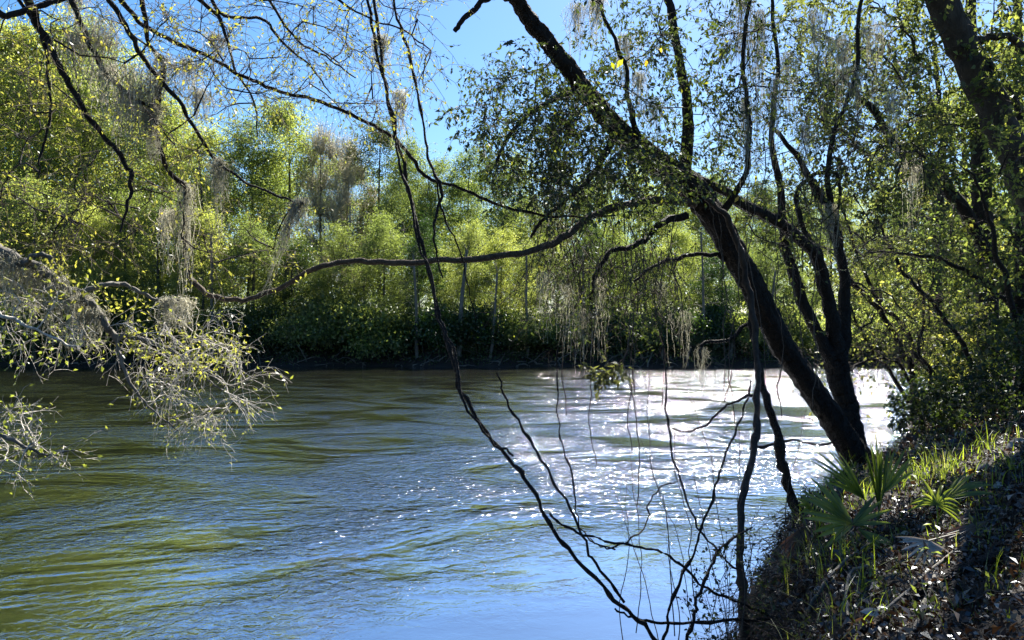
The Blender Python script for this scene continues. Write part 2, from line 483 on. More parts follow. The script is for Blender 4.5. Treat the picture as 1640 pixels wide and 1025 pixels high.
# ------------------------------------------------------------------ far bank trees
def far_proto(kind, seed):
    """unit tree about 20 m tall standing at the origin -> (wood mesh, crown mesh)"""
    global rng
    keep = rng; rng = np.random.default_rng(seed)
    H = 20.0
    wood, crown = Geo(), Geo()
    base = {'yellow': .05, 'green': .06, 'dark': .07, 'grey': .12}[kind]
    Rr = {'yellow': 4.2, 'green': 4.6, 'dark': 4.0, 'grey': 3.4}[kind]
    bend = rng.normal(size=2) * .8
    tz = np.linspace(-.5, H * .93, 14)
    tr = np.stack([bend[0] * np.sin(tz / H * 3), bend[1] * np.sin(tz / H * 2.4), tz], 1)
    addpath(wood, tr, np.interp(tz, [-.5, 1, H], [.34, .24, .03]), 7)
    n = 120
    th = rng.uniform(0, 2 * math.pi, n); zz = rng.uniform(base, 1, n) ** .9
    lobes = 1 + .28 * np.sin(th * 2 + seed) + .2 * np.sin(th * 3 + zz * 9 + seed)
    prof = np.interp(zz, [0, .15, .4, .65, .85, 1], [.75, .9, 1, .95, .65, .12])
    rr = Rr * prof * lobes * rng.uniform(.25, 1, n) ** .5
    tg = np.stack([rr * np.cos(th), rr * np.sin(th), zz * H], 1) + rng.normal(size=(n, 3)) * .3
    bp = []
    for p, r_ in grow(tr[3:], tg, .018, .012, .7, .12, .12, .11):
        addpath(wood, p, r_, 4); bp.append(p)
    bp = np.vstack(bp)
    if kind == 'grey':
        an = bp[rng.integers(0, len(bp), 1000)] + rng.normal(size=(1000, 3)) * .25
        tw = twigs(an, np.tile([0, 0, 1.0], (1000, 1)) + norm(an - [0, 0, 8]) * .7, 3, 3.0, 5, -.3, .3, .16)
        crown.tubes(tw, np.linspace(.016, .005, 5)[None].repeat(len(tw), 0), 3, rng.uniform(0, 1, len(tw)))
        c, d, nn, Ls, Ws = leaves_on(tw, 3, .13, .08, .1)
        crown.leaves(c, d, nn, Ls, Ws, rng.uniform(.6, 1, len(c)))
    else:
        # rounded lobes of foliage: clumps lie on the upper shell of every lobe
        nl = 68
        li = rng.choice(n, nl, replace=False)
        lr = rng.uniform(.8, 1.9, nl) * (Rr / 4.4)
        per = 36
        u_ = norm(rng.normal(size=(nl * per, 3)) + [0, 0, .35])
        ce = np.repeat(tg[li], per, 0) + u_ * np.repeat(lr, per)[:, None] * rng.uniform(.35, 1.1, (nl * per, 1)) * np.array([1, 1, .85]) + (rng.uniform(size=(nl * per, 1)) < .45) * rng.normal(size=(nl * per, 3)) * .8
        cl = np.repeat(rng.uniform(0, .5, nl), per) + rng.uniform(0, .35, nl * per)
        kk = 14
        sz = rng.uniform(.14, .46, nl * per).repeat(kk)[:, None]
        c = np.repeat(ce, kk, 0) + rng.normal(size=(nl * per * kk, 3)) * sz * np.array([1, 1, .55])
        N_ = len(c)
        tint = np.clip(cl.repeat(kk) + rng.normal(size=N_) * .12, 0, 1)
        crown.leaves(c, np.repeat(u_, kk, 0) + rng.normal(size=(N_, 3)) * .8, np.repeat(u_, kk, 0) * .5 + rng.normal(size=(N_, 3)) + [0, 0, .7], rng.uniform(.11, .25, N_), rng.uniform(.08, .15, N_), tint)
    rng = keep
    return wood.mesh('trunk', M['far_trunk']), crown.mesh('crown', M['far_' + kind], smooth=False)

protos = {k: [far_proto(k, s) for s in ss] for k, ss in {'yellow': (1, 2, 3), 'green': (11, 12, 13), 'dark': (21, 22), 'grey': (31, 32)}.items()}
cnt = 0

def place_tree(px, top, d, kind, label, group, wide=1.0, name='bank_tree', cat='tree'):
    global cnt
    x = (px - 820) / F * d
    z = float(gh(x, d))
    h = P(px, top, d)[2] - z
    me = protos[kind][cnt % len(protos[kind])]; cnt += 1
    t = thing(name, label, cat, (x, d, z - .1), group)
    s = h / 20.0
    sx = max(s, .55) * wide * random.uniform(.9, 1.12)
    rz = random.uniform(0, 6.28)
    for nm, m_ in zip(('trunk', 'crown'), me):
        o = bpy.data.objects.new(nm, m_); COL.objects.link(o); o.parent = t
    t.scale = (sx, sx, s); t.rotation_euler = (0, 0, rz)
    return t

G1 = 'trees standing along the far bank'
front = [
 (-70, 20, 76, 'yellow', 'tall airy yellow-green tree at the left end of the far bank'),
 (20, 60, 77, 'yellow', 'tall yellow-green tree behind the pale lichened branch on the left'),
 (105, 45, 78, 'yellow', 'tallest yellow-green tree on the far bank, under the hanging moss'),
 (185, 85, 76, 'yellow', 'yellow-green tree right of the tallest one on the far bank'),
 (255, 165, 77, 'yellow', 'olive yellow-green tree just left of the blue sky gap on the far bank'),
 (325, 215, 75, 'yellow', 'low rounded yellow-green tree under the left edge of blue sky'),
 (395, 205, 78, 'green', 'bright green tree between the yellow-green trees and the bare grey tree'),
 (455, 180, 80, 'yellow', 'slim light green tree whose top stands highest beside the bare grey tree'),
 (515, 222, 77, 'grey', 'bare grey-brown tree with upright twigs in the middle of the far bank'),
 (562, 240, 79, 'grey', 'second bare grey tree, partly hidden by green leaves to its right'),
 (608, 205, 80, 'dark', 'dark narrow-crowned tree right of the bare grey trees'),
 (655, 240, 77, 'green', 'green tree behind the pair of hanging vines on the far bank'),
 (705, 262, 75, 'yellow', 'lime green tree below the middle of the blue sky gap'),
 (760, 248, 78, 'green', 'broad green tree at the right edge of the open blue sky'),
 (825, 262, 76, 'green', 'green tree just left of the drooping dark oak twigs, far bank'),
 (890, 275, 78, 'grey', 'greyish thin-leaved tree behind the drooping oak twigs'),
 (955, 290, 77, 'green', 'light green tree under the arching limb of the leaning tree'),
 (1020, 280, 76, 'yellow', 'yellowish tree on the far bank behind the second arching limb'),
 (1085, 285, 79, 'green', 'green tree on the far bank left of the leaning trunk'),
 (1150, 290, 77, 'green', 'mid green tree on the far bank behind the leaning trunk'),
 (1215, 300, 80, 'dark', 'dark green tree on the far bank right of the leaning trunk'),
 (1285, 310, 84, 'green', 'distant green tree seen between the leaning trunk and forked tree'),
 (1350, 320, 88, 'yellow', 'distant yellowish tree behind the forked tree'),
 (1420, 300, 92, 'green', 'distant green tree beyond the glittering water on the right'),
 (1495, 290, 96, 'green', 'distant green tree at the far end of the glittering bend'),
 (1575, 270, 100, 'yellow', 'distant pale tree behind the trunks on the near right bank'),
 (1660, 260, 104, 'green', 'farthest green tree at the right end of the river bend'),
]
for px, top, d, k, lab in front:
    place_tree(px, top, d + 8 + random.uniform(-1.5, 3), k, lab, G1)
KN = {'yellow': 'yellow-green', 'green': 'green', 'dark': 'dark green'}
mid = [(-10, 300, 'yellow', 'at the left edge behind the mossy pale limb'), (60, 290, 'green', 'behind the fork of the pale limb'), (130, 330, 'yellow', 'above the sunlit pale twigs'),
       (205, 300, 'yellow', 'left of the crooked hanging limb'), (270, 330, 'green', 'just left of the crooked hanging limb'), (335, 350, 'yellow', 'where the crooked limb meets the long brown limb'), (400, 360, 'green', 'behind the low sag of the long brown limb'),
       (470, 380, 'dark', 'under the tip of the long pale moss beard'), (545, 380, 'green', 'below the bare grey trees'), (620, 360, 'green', 'above the brightest bush'), (690, 370, 'dark', 'behind the pair of hanging vines'),
       (750, 375, 'green', 'right of the hanging vines beside the pale slanting trunk'), (815, 360, 'yellow', 'left of the curtain of drooping twigs'), (880, 400, 'green', 'behind the curtain of drooping twigs'), (950, 380, 'dark', 'behind the right part of the drooping twigs'),
       (1015, 400, 'green', 'above the dangling leafy sprig'), (1080, 380, 'yellow', 'left of the woody vine and leaning trunk'), (1145, 400, 'dark', 'just left of the upright woody vine'), (1205, 390, 'green', 'behind the upright woody vine')]
for px, top, k, where in mid:
    place_tree(px + random.uniform(-12, 12), top + random.uniform(-15, 15), 72 + random.uniform(-1.2, 1.2), k,
               'small ' + KN[k] + ' understorey tree ' + where, 'understorey trees along the far bank', 1.1, 'understorey_tree')
for i in range(20):
    px = -140 + i * 98
    place_tree(px, np.interp(px, [-140, 220, 300, 760, 900, 1700], [75, 120, 250, 285, 300, 300]) + random.uniform(-10, 25), 104 + random.uniform(-6, 8) + max(0, px - 1200) * .04, random.choice(['green', 'dark', 'yellow']),
               'crown behind the ' + min(front, key=lambda f_: abs(f_[0] - px))[4].split(',')[0].replace(' on the far bank', ''), 'trees behind the front row', 1.3, 'background_tree')

# mass of woodland far behind, read as one
g = Geo()
n = 26000
a_ = rng.uniform(-110, 190, n); dd_ = 112 + np.maximum(0, a_) * .5 + rng.uniform(0, 14, n)
base_ = gh(a_, dd_)
hh = 14 + 4 * sn(a_, dd_ * 0, .12) + 2 * sn(a_, dd_ * 0, .5, 2)
c = np.stack([a_, dd_, base_ + rng.uniform(0, 1, n) * hh], 1)
g.leaves(c, rng.normal(size=(n, 3)), rng.normal(size=(n, 3)) + [0, 0, .5], rng.uniform(.5, 1.3, n), rng.uniform(.4, .8, n), rng.uniform(0, 1, n))
tag(g.build('far_woods', M['far_green'], smooth=False, kind='stuff'), 'continuous green woodland behind the far bank trees', 'woods')

# shrubs and undergrowth at the foot of the far bank
def shrub_mesh(seed, mat, n=60, leaf=.2):
    global rng
    keep = rng; rng = np.random.default_rng(seed)
    st, fo = Geo(), Geo()
    tg = rng.normal(size=(n, 3)); tg = norm(tg) * rng.uniform(.4, 1, (n, 1)) ** .5 * np.array([2.2, 1.6, 1.5]); tg[:, 2] = np.abs(tg[:, 2]) * 1.3 - .25
    for p, r_ in grow(np.array([[0, 0, -.3], [0, 0, 0], [.1, 0, .3]]), tg, .02, .008, .4, .12, .2, .06): addpath(st, p, r_, 4)
    k = 150
    c = np.repeat(tg, k, 0) + rng.normal(size=(n * k, 3)) * np.array([.42, .42, .26])
    tint = np.clip(np.repeat(rng.uniform(0, .7, n), k) + rng.normal(size=n * k) * .15, 0, 1)
    fo.leaves(c, norm(c) + rng.normal(size=c.shape), rng.normal(size=c.shape) + [0, 0, .7], rng.uniform(.12, leaf, len(c)), rng.uniform(.08, .14, len(c)), tint)
    rng = keep
    return st.mesh('stem', M['far_bark']), fo.mesh('foliage', mat, smooth=False)
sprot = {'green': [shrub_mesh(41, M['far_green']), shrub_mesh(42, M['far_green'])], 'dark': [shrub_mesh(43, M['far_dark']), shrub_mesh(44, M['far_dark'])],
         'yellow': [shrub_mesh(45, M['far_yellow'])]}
shr = [(325, 510, 'green', 1.2, 'green shrub at the foot of the far bank beneath the long limb'), (372, 505, 'dark', 1.3, 'dark shrub below the lit grassy strip on the far bank'),
       (425, 515, 'dark', 1.4, 'dark shrub overhanging shaded water left of the bright bush'), (480, 490, 'green', 1.5, 'green bush leaning out from the far bank, left of the brightest bush'),
       (535, 485, 'green', 1.7, 'large mid-green bush on the far bank'), (590, 490, 'yellow', 1.7, 'brightest pale green bush overhanging the water on the far bank'),
       (645, 530, 'green', 1.1, 'small green bush beside pale trunks on the far bank'), (700, 520, 'dark', 1.3, 'dark bush behind the hanging vines at the waterline'),
       (765, 515, 'dark', 1.4, 'dark bush on the bank right of the hanging vines'), (830, 520, 'green', 1.3, 'green bush below the drooping oak twigs'),
       (900, 515, 'green', 1.3, 'green bush left of the leafy hanging sprig on the far bank'), (960, 530, 'dark', 1.2, 'dark bush behind the leafy hanging sprig'),
       (1025, 535, 'green', 1.2, 'green bush right of the leafy hanging sprig'), (1090, 535, 'dark', 1.2, 'dark bush left of the pale thin far trunks'),
       (1150, 540, 'dark', 1.2, 'dark bush on the far bank left of the upright woody vine'), (1190, 530, 'yellow', 1.1, 'small lime bush behind the upright woody vine'),
       (1260, 535, 'green', 1.4, 'distant bush between the leaning trunk and the forked tree'), (1390, 545, 'green', 1.6, 'distant low bush beyond the glittering water'),
       (1450, 545, 'yellow', 1.5, 'distant pale bush beyond the stems on the point'),
       (40, 540, 'dark', 1.5, 'dark shrub at the far bank behind the drooping mossy branch'), (120, 530, 'dark', 1.5, 'dark shrub in deep shade left of the sunlit branch'),
       (200, 520, 'dark', 1.5, 'dark shrub behind the sunlit branch on the left'), (265, 515, 'green', 1.4, 'green shrub just above the sunlit branch on the left')]
for i, (px, py, k, s, lab) in enumerate(shr):
    d0 = 70.0
    x = (px - 820) / F * d0
    d = float(far_shore(x)) + (2.2 if k != 'yellow' else 1.6)
    x = (px - 820) / F * d
    z = P(px, py, d)[2]
    gz = float(gh(x, d + 1.5)); z = min(max(z - .6, gz - .3), gz + .5)
    t = thing('shrub', lab, 'shrub', (x, d + .6, z + random.uniform(-.2, .5)), 'shrubs at the foot of the far bank')
    t.scale = (s * random.uniform(.9, 1.25), s, s * random.uniform(.9, 1.35)); t.rotation_euler = (0, 0, random.uniform(0, 6))
    for nm, m_ in zip(('stem', 'foliage'), sprot[k][i % len(sprot[k])]):
        o = bpy.data.objects.new(nm, m_); COL.objects.link(o); o.parent = t
# driftwood, exposed roots and low boughs along the waterline
g = Geo()
n = 420
x = rng.uniform(-48, 60, n); off = rng.uniform(-.2, 2.2, n); y = far_shore(x) + off
c = np.stack([x, y, np.maximum(gh(x, y), .02) + .08], 1)
d_ = rng.normal(size=(n, 3)) * [1, .5, .45] + [0, -.4, .05]
tw = twigs(c, d_, 1, 2.2, 6, .35, .3, .22)
g.tubes(tw, np.linspace(.05, .012, 6)[None] * rng.uniform(.4, 1.5, (n, 1)), 5)
tag(g.build('driftwood', M['far_bark'], kind='stuff'), 'tangle of exposed roots and fallen boughs along the far waterline', 'driftwood')
g = Geo()
n = 26000
x = rng.uniform(-48, 62, n); u_ = rng.uniform(0, 1, n)
edge = .5 + .5 * np.sin(x * .9 + 2 * np.sin(x * .31)); y = far_shore(x) + .2 + 2.6 * u_
ok = rng.uniform(size=n) < (.15 + .85 * edge)
x, y = x[ok], y[ok]; n = len(x)
c = np.stack([x, y, np.maximum(gh(x, y), 0) + rng.uniform(0, 1, n) ** 1.5 * 1.6 * (.4 + .6 * edge[ok])], 1)
g.leaves(c, rng.normal(size=(n, 3)) + [0, -.3, -.3], rng.normal(size=(n, 3)) + [0, 0, .5], rng.uniform(.12, .3, n), rng.uniform(.07, .14, n), rng.uniform(0, .8, n))
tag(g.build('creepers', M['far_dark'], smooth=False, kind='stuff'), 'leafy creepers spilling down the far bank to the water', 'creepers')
# ground cover on the far bank
g = Geo()
n = 30000
x = rng.uniform(-60, 75, n); off = rng.uniform(.4, 16, n) ** 1.0
y = far_shore(x) + off
z = gh(x, y)
c = np.stack([x, y, z + rng.uniform(0, .35, n)], 1)
g.leaves(c, rng.normal(size=(n, 3)) + [0, 0, 1], rng.normal(size=(n, 3)) + [0, 0, .5], rng.uniform(.15, .4, n), rng.uniform(.08, .16, n), rng.uniform(0, .7, n))
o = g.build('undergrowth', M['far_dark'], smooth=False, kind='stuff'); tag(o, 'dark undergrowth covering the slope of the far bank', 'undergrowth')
g = Geo()
n = 16000
x = rng.uniform(-45, 0, n); y = far_shore(x) + rng.uniform(9, 22, n)
z = gh(x, y)
g.leaves(np.stack([x, y, z], 1), rng.normal(size=(n, 3)) * .4 + [0, 0, 1], rng.normal(size=(n, 3)), rng.uniform(.2, .4, n), .1, rng.uniform(.3, .9, n))
o = g.build('grass', M['grass'], smooth=False, kind='stuff'); tag(o, 'sunlit grass strip on top of the far bank under the long limb', 'grass')

# exposed pale trunks on the far bank
G2 = 'thin pale trunks along the far bank'
xtra = [(p_, 400 + random.randint(-30, 40), 520 + random.randint(0, 50), random.choice([5, 6, 7, 8]), 'pale slender trunk on the far bank ' + w_) for p_, w_ in
        [(345, 'above the left end of the long limb sag'), (505, 'below the bare grey trees'), (585, 'behind the brightest bush'), (668, 'left of the hanging vines'), (785, 'right of the pale slanting trunk'), (845, 'left of the drooping twigs'),
         (935, 'behind the drooping twigs'), (1035, 'left of the waterline trunks'), (1125, 'right of the waterline trunks'), (1228, 'between vine and leaning trunk')]]
for i, (px, y0, y1, w, lab) in enumerate([
    (735, 400, 575, 9, 'pale slanting trunk rising from the far bank beside hanging vines'), (638, 370, 500, 6, 'thin dark trunk right of the brightest bush'),
    (403, 380, 500, 7, 'thin dark trunk above the lit grassy strip'), (1062, 520, 598, 8, 'pale bare trunk at the waterline below the second arching limb'),
    (1098, 540, 596, 7, 'pale leaning bare trunk right of its taller twin at the waterline'), (1170, 500, 592, 7, 'pale bare trunk beside the upright woody vine'),
    (452, 390, 495, 6, 'thin dark trunk right of the lit grassy strip'), (560, 330, 470, 5, 'grey thin trunk left of the brightest bush')] + xtra):
    d = float(far_shore((px - 820) / F * 68)) + (1.5 if y1 > 540 else 7)
    x0, z0 = (px - 820) / F * d, float(gh((px - 820) / F * d, d))
    b = np.array([x0, d, z0 - .2])
    tp = P(px + random.uniform(-8, 14), y0, d)
    pts = catmull([b, b * .6 + tp * .4 + [random.uniform(-.15, .15), 0, 0], tp], 5, .03)
    g = Geo(); addpath(g, pts, np.linspace(w * .5 * d / F, w * .25 * d / F, len(pts)), 6, .05)
    t = thing('thin_tree', lab, 'tree', b, G2)
    g.build('trunk', M['bark_grey'] if i in (0, 3, 4, 5) else M['far_bark'], t)
    tw = twigs(pts[-6:], np.tile([0, 0, 1.], (6, 1)), 6, 2.2, 5, .1, .8, .25)
    g2 = Geo(); g2.tubes(tw, np.linspace(.02, .006, 5)[None].repeat(len(tw), 0), 3)
    g2.build('crown', M['far_bark'], t)

# ------------------------------------------------------------------ leaning tree on the near bank
def ridged(parent, name, rows, mat, sides=30, slim=1.0, jitter=.008):
    pts, rad = pxpath(rows, jitter, 16)
    rad = rad * slim
    g = Geo(); st = rng.bit_generator.state
    g.tubes(pts[None], rad[None], sides)
    v = g.v[0].reshape(len(pts), sides, 3); a = np.arange(sides) * 2 * math.pi / sides
    k = np.arange(len(pts))[:, None]
    f = (.045 * np.sin(5 * a[None] + k * .11) + .035 * np.sin(11 * a[None] - k * .23) + .05 * np.sin(2 * a[None] + k * .045 + 1) + .04 * rng.normal(size=(len(pts), sides)))
    f += .10 * np.exp(-((k - len(pts) * .33) / 5.) ** 2) * np.cos(a - 1)[None] + .09 * np.exp(-((k - len(pts) * .55) / 4.) ** 2) * np.cos(a - 3)[None]
    v += (v - pts[:, None]) * f[..., None]
    g.v[0] = v.reshape(-1, 3)
    return g.build(name, mat, parent), pts

def limb(parent, name, rows, mat, sides=8, jitter=.01, knots=.05, label=None, per=6):
    pts, rad = pxpath(rows, jitter, per)
    g = Geo(); addpath(g, pts, rad, sides, knots)
    o = g.build(name, mat, parent)
    if label: o['label'] = label
    return pts, rad

def on_ground(px, py):
    """first point where the photo ray meets the ground"""
    a = P(px, py, 1.0) - CAM
    for d in np.arange(2.5, 30, .02):
        p = CAM + a * d
        if p[2] <= gh(p[0], p[1]): return p
    return CAM + a * 12
MARKS = [(60, 60, 'leftmost dark limb'), (160, 60, 'second limb from the left'), (250, 170, 'fork of the crooked limb'), (640, 100, 'hanging vine pair'), (730, 30, 'hooked limb end at the top'), (880, 60, 'upper leaning trunk'),
         (1000, 100, 'small bright yellow leaves'), (1090, 120, 'upright limb on the leaning trunk'), (1195, 60, 'thin limb right of the upright limb'), (1250, 200, 'leftmost forked stem'), (1360, 120, 'upper right forked stem'), (1450, 250, 'crooked slanting trunk'),
         (900, 380, 'bend of the long brown limb'), (1000, 400, 'second arching limb'), (1110, 410, 'small side limb of the leaning trunk'), (1130, 560, 'hooked dead limb stub'), (1340, 420, 'forked tree stems'), (1210, 500, 'upright woody vine'),
         (960, 520, 'dangling leafy sprig'), (1060, 950, 'forked curved stem at the bottom'), (1120, 830, 'straight sapling stem'), (1190, 900, 'foot of the woody vine'), (1000, 880, 'dark runner over the water'), (1250, 800, 'knotted stem foot'),
         (20, 440, 'root of the thick pale limb'), (70, 450, 'first bend of the pale limb'), (120, 480, 'fork of the pale limb'), (160, 520, 'lower pale limb bend'), (1300, 330, 'loop in the forked tree'), (820, 430, 'left edge of the drooping twigs')]
def near_words(px, py):
    return min(MARKS, key=lambda m_: (m_[0] - px) ** 2 + (m_[1] - py) ** 2)[2]
SUNNY = []  # spots and radii whose path to the sun is cleared of foliage
def keep_gap(p, f=1.0):
    """False for points in the gaps cut through foliage to let sun onto chosen spots"""
    ok = np.ones(len(p), bool)
    for o_, r_ in SUNNY:
        v = p - o_; t = v @ SUNDIR
        d = np.linalg.norm(v - t[:, None] * SUNDIR, axis=1)
        ok &= ~((d < r_ * f) & (t > .5))
    return ok
for px, py, d, r_ in [(1400, 640, 30, 2.2), (1380, 660, 24, 1.6), (1410, 615, 40, 2.5), (1300, 660, 24, 1.5)]:
    SUNNY.append((P(px, py, d), r_))
for px, py, r_ in [(1560, 735, .5), (1480, 760, .4), (1430, 790, .3), (1620, 710, .45), (1345, 800, .35), (1490, 890, .32), (1640, 760, .35), (1405, 750, .28), (1500, 850, .25), (1580, 820, .22), (1400, 990, .14), (1450, 960, .1), (1610, 930, .12), (1330, 900, .1)]:
    SUNNY.append((on_ground(px, py) + [0, -.1, .15], r_))
def foliage_set(parent, skel, targets, mat_wood, mat_leaf, tw_k=3, tw_L=.45, droop=.5, per=8, leafL=.045, leafW=.02, lvl2=2, hang=.3,
                rbase=.011, rmax=.03, lift=.1, tint=(0, 1), twr=.0022, updir=(0, 0, 1), noise=.06, spread=.8, leafname='foliage', twigmat=None, rtip=.0028):
    br, tg, lf = Geo(), Geo(), Geo()
    targets = targets[keep_gap(targets)]
    paths = grow(skel, targets, rbase, rtip, .12, noise, lift, rmax, updir)
    anc, dr = [], []
    for p, r_ in paths:
        addpath(br, p, r_, 5, .06)
        h_ = len(p) // 2; anc.append(p[h_:]); dd = norm(np.gradient(p, axis=0)); dr.append(dd[h_:])
    anc = np.vstack(anc); dr = np.vstack(dr)
    t1 = twigs(anc, dr, tw_k, tw_L, 5, droop, spread, .28)
    tg.tubes(t1, np.linspace(twr, twr * .5, 5)[None].repeat(len(t1), 0), 3)
    allt = [t1]
    if lvl2:
        a2 = t1[:, 2:4].reshape(-1, 3); d2 = (t1[:, 3:5] - t1[:, 2:4]).reshape(-1, 3)
        t2 = twigs(a2, d2, 1, tw_L * .5, 4, droop, .7, .3)
        if lvl2 == 1: t2 = t2[::2]
        tg.tubes(t2, np.linspace(twr * .7, twr * .4, 4)[None].repeat(len(t2), 0), 3)
        allt.append(t2)
    for t_ in allt:
        if per <= 0: continue
        c, d, n_, L_, W_ = leaves_on(t_, per, leafL, leafW, .008, hang)
        cl = .5 + .5 * np.sin(c[:, 0] * 2.3 + c[:, 2] * 3.1 + c[:, 1])
        tt = np.clip(cl * .5 + rng.uniform(0, .5, len(c)), 0, 1) * (tint[1] - tint[0]) + tint[0]
        tt = np.where(rng.uniform(size=len(c)) < .02, 1.0, tt)
        k_ = keep_gap(c, .8)
        lf.leaves(c[k_], d[k_], n_[k_], L_[k_], W_[k_], tt[k_])
    if br.n: br.build('branches', mat_wood, parent, kind='stuff')
    tg.build('twigs', twigmat or M['twig'], parent, kind='stuff')
    if lf.n: lf.build(leafname, mat_leaf, parent, smooth=False, kind='stuff')
    return anc

LT = thing('leaning_tree', 'thick dark tree leaning left over the river from the right bank', 'tree', (*P(1378, 745, 8.9)[:2], 1.2))
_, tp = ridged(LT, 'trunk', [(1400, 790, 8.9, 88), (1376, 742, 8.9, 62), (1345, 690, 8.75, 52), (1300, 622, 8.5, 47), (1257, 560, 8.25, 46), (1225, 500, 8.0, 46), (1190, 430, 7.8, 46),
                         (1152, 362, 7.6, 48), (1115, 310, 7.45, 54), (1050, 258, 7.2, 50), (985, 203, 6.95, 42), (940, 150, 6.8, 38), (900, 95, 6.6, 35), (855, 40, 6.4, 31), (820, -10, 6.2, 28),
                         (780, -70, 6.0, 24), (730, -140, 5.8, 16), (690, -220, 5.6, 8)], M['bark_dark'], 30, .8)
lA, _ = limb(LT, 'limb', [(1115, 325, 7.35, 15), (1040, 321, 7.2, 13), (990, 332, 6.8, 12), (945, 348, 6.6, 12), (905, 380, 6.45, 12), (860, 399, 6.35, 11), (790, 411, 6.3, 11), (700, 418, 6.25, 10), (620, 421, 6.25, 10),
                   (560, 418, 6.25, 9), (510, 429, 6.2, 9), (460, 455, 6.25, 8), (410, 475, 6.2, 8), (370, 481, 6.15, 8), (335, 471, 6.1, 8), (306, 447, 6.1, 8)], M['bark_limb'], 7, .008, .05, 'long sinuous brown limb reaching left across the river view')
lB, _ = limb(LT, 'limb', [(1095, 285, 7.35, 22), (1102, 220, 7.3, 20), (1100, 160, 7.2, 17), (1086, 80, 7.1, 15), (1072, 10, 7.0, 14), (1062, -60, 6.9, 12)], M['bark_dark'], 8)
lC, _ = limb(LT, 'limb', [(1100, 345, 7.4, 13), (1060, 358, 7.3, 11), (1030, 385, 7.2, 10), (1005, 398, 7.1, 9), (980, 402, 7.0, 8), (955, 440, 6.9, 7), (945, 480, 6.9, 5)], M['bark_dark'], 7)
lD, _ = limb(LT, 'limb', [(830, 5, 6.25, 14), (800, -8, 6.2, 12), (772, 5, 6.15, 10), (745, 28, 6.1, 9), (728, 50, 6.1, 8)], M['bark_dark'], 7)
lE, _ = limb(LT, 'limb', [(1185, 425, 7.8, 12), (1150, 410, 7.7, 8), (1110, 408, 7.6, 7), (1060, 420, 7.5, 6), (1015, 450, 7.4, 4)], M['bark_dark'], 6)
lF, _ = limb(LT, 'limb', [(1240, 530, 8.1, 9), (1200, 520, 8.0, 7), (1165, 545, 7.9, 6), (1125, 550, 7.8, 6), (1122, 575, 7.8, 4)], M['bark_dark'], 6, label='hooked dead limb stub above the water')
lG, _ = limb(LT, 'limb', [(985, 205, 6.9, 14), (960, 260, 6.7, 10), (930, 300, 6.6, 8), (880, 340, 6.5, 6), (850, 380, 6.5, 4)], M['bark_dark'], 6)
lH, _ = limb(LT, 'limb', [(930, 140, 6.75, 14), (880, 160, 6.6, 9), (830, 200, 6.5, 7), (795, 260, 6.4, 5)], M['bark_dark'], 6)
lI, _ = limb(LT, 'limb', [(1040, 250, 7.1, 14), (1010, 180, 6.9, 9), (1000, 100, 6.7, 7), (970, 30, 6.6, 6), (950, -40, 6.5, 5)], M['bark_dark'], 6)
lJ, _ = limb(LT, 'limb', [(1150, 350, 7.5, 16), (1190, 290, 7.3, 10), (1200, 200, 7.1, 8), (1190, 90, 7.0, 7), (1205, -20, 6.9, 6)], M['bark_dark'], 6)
for q_, rows in enumerate([[(1376, 735, 8.9, 26), (1340, 775, 8.6, 14), (1310, 800, 8.2, 8), (1295, 850, 7.9, 5)], [(1385, 735, 8.9, 24), (1420, 772, 8.6, 12), (1450, 800, 8.2, 6)], [(1372, 740, 8.85, 22), (1375, 780, 8.5, 12), (1370, 815, 8.0, 6)], [(1380, 740, 9.0, 22), (1430, 748, 9.2, 12), (1480, 752, 9.3, 6)]]):
    limb(LT, 'root', rows, M['bark_dark'], 8, .02, .08)
sk = np.vstack([tp[110:], lB, lC, lD, lE, lG, lH, lI, lJ, lA[:18]])
tg1 = np.vstack([pol_sample([(775, 120), (860, 90), (960, 160), (1050, 250), (1100, 290), (1050, 312), (960, 308), (870, 318), (800, 285), (765, 200)], 150, 5.6, 7.4),
                 pol_sample([(860, 350), (1080, 340), (1100, 450), (1040, 520), (960, 560), (880, 540), (850, 440)], 24, 7.0, 7.9),
                 pol_sample([(920, 80), (960, -20), (1250, -20), (1250, 250), (1130, 300), (1010, 200)], 60, 6.0, 7.8)])
foliage_set(LT, sk, tg1, M['bark_dark'], M['leaf_oak'], 3, .40, .5, 6, .042, .019, 2, tint=(0, .8))
# drooping curtain of nearly bare twigs
DR = pol_sample([(830, 360), (1100, 340), (1130, 420), (850, 430)], 46, 6.3, 7.6)
w = twigs(DR, np.tile([-.1, 0, -1.], (len(DR), 1)), 2, 1.0, 9, .9, .35, .22)
g = Geo(); g.tubes(w, np.linspace(.004, .0012, 9)[None].repeat(len(w), 0), 3)
w2 = twigs(w[:, 2:8].reshape(-1, 3), np.tile([0, 0, -1.], (len(w) * 6, 1)), 1, .3, 5, .6, .7, .3)
g.tubes(w2, np.linspace(.0018, .0008, 5)[None].repeat(len(w2), 0), 3)
g.build('hanging_twigs', M['twig'], LT, kind='stuff')
g = Geo()
c, d, n_, L_, W_ = leaves_on(w2, 2, .032, .013, .006, .5)
g.leaves(c, d, n_, L_, W_, rng.uniform(0, 1, len(c)))
g.build('hanging_foliage', M['leaf_oak'], LT, smooth=False, kind='stuff')
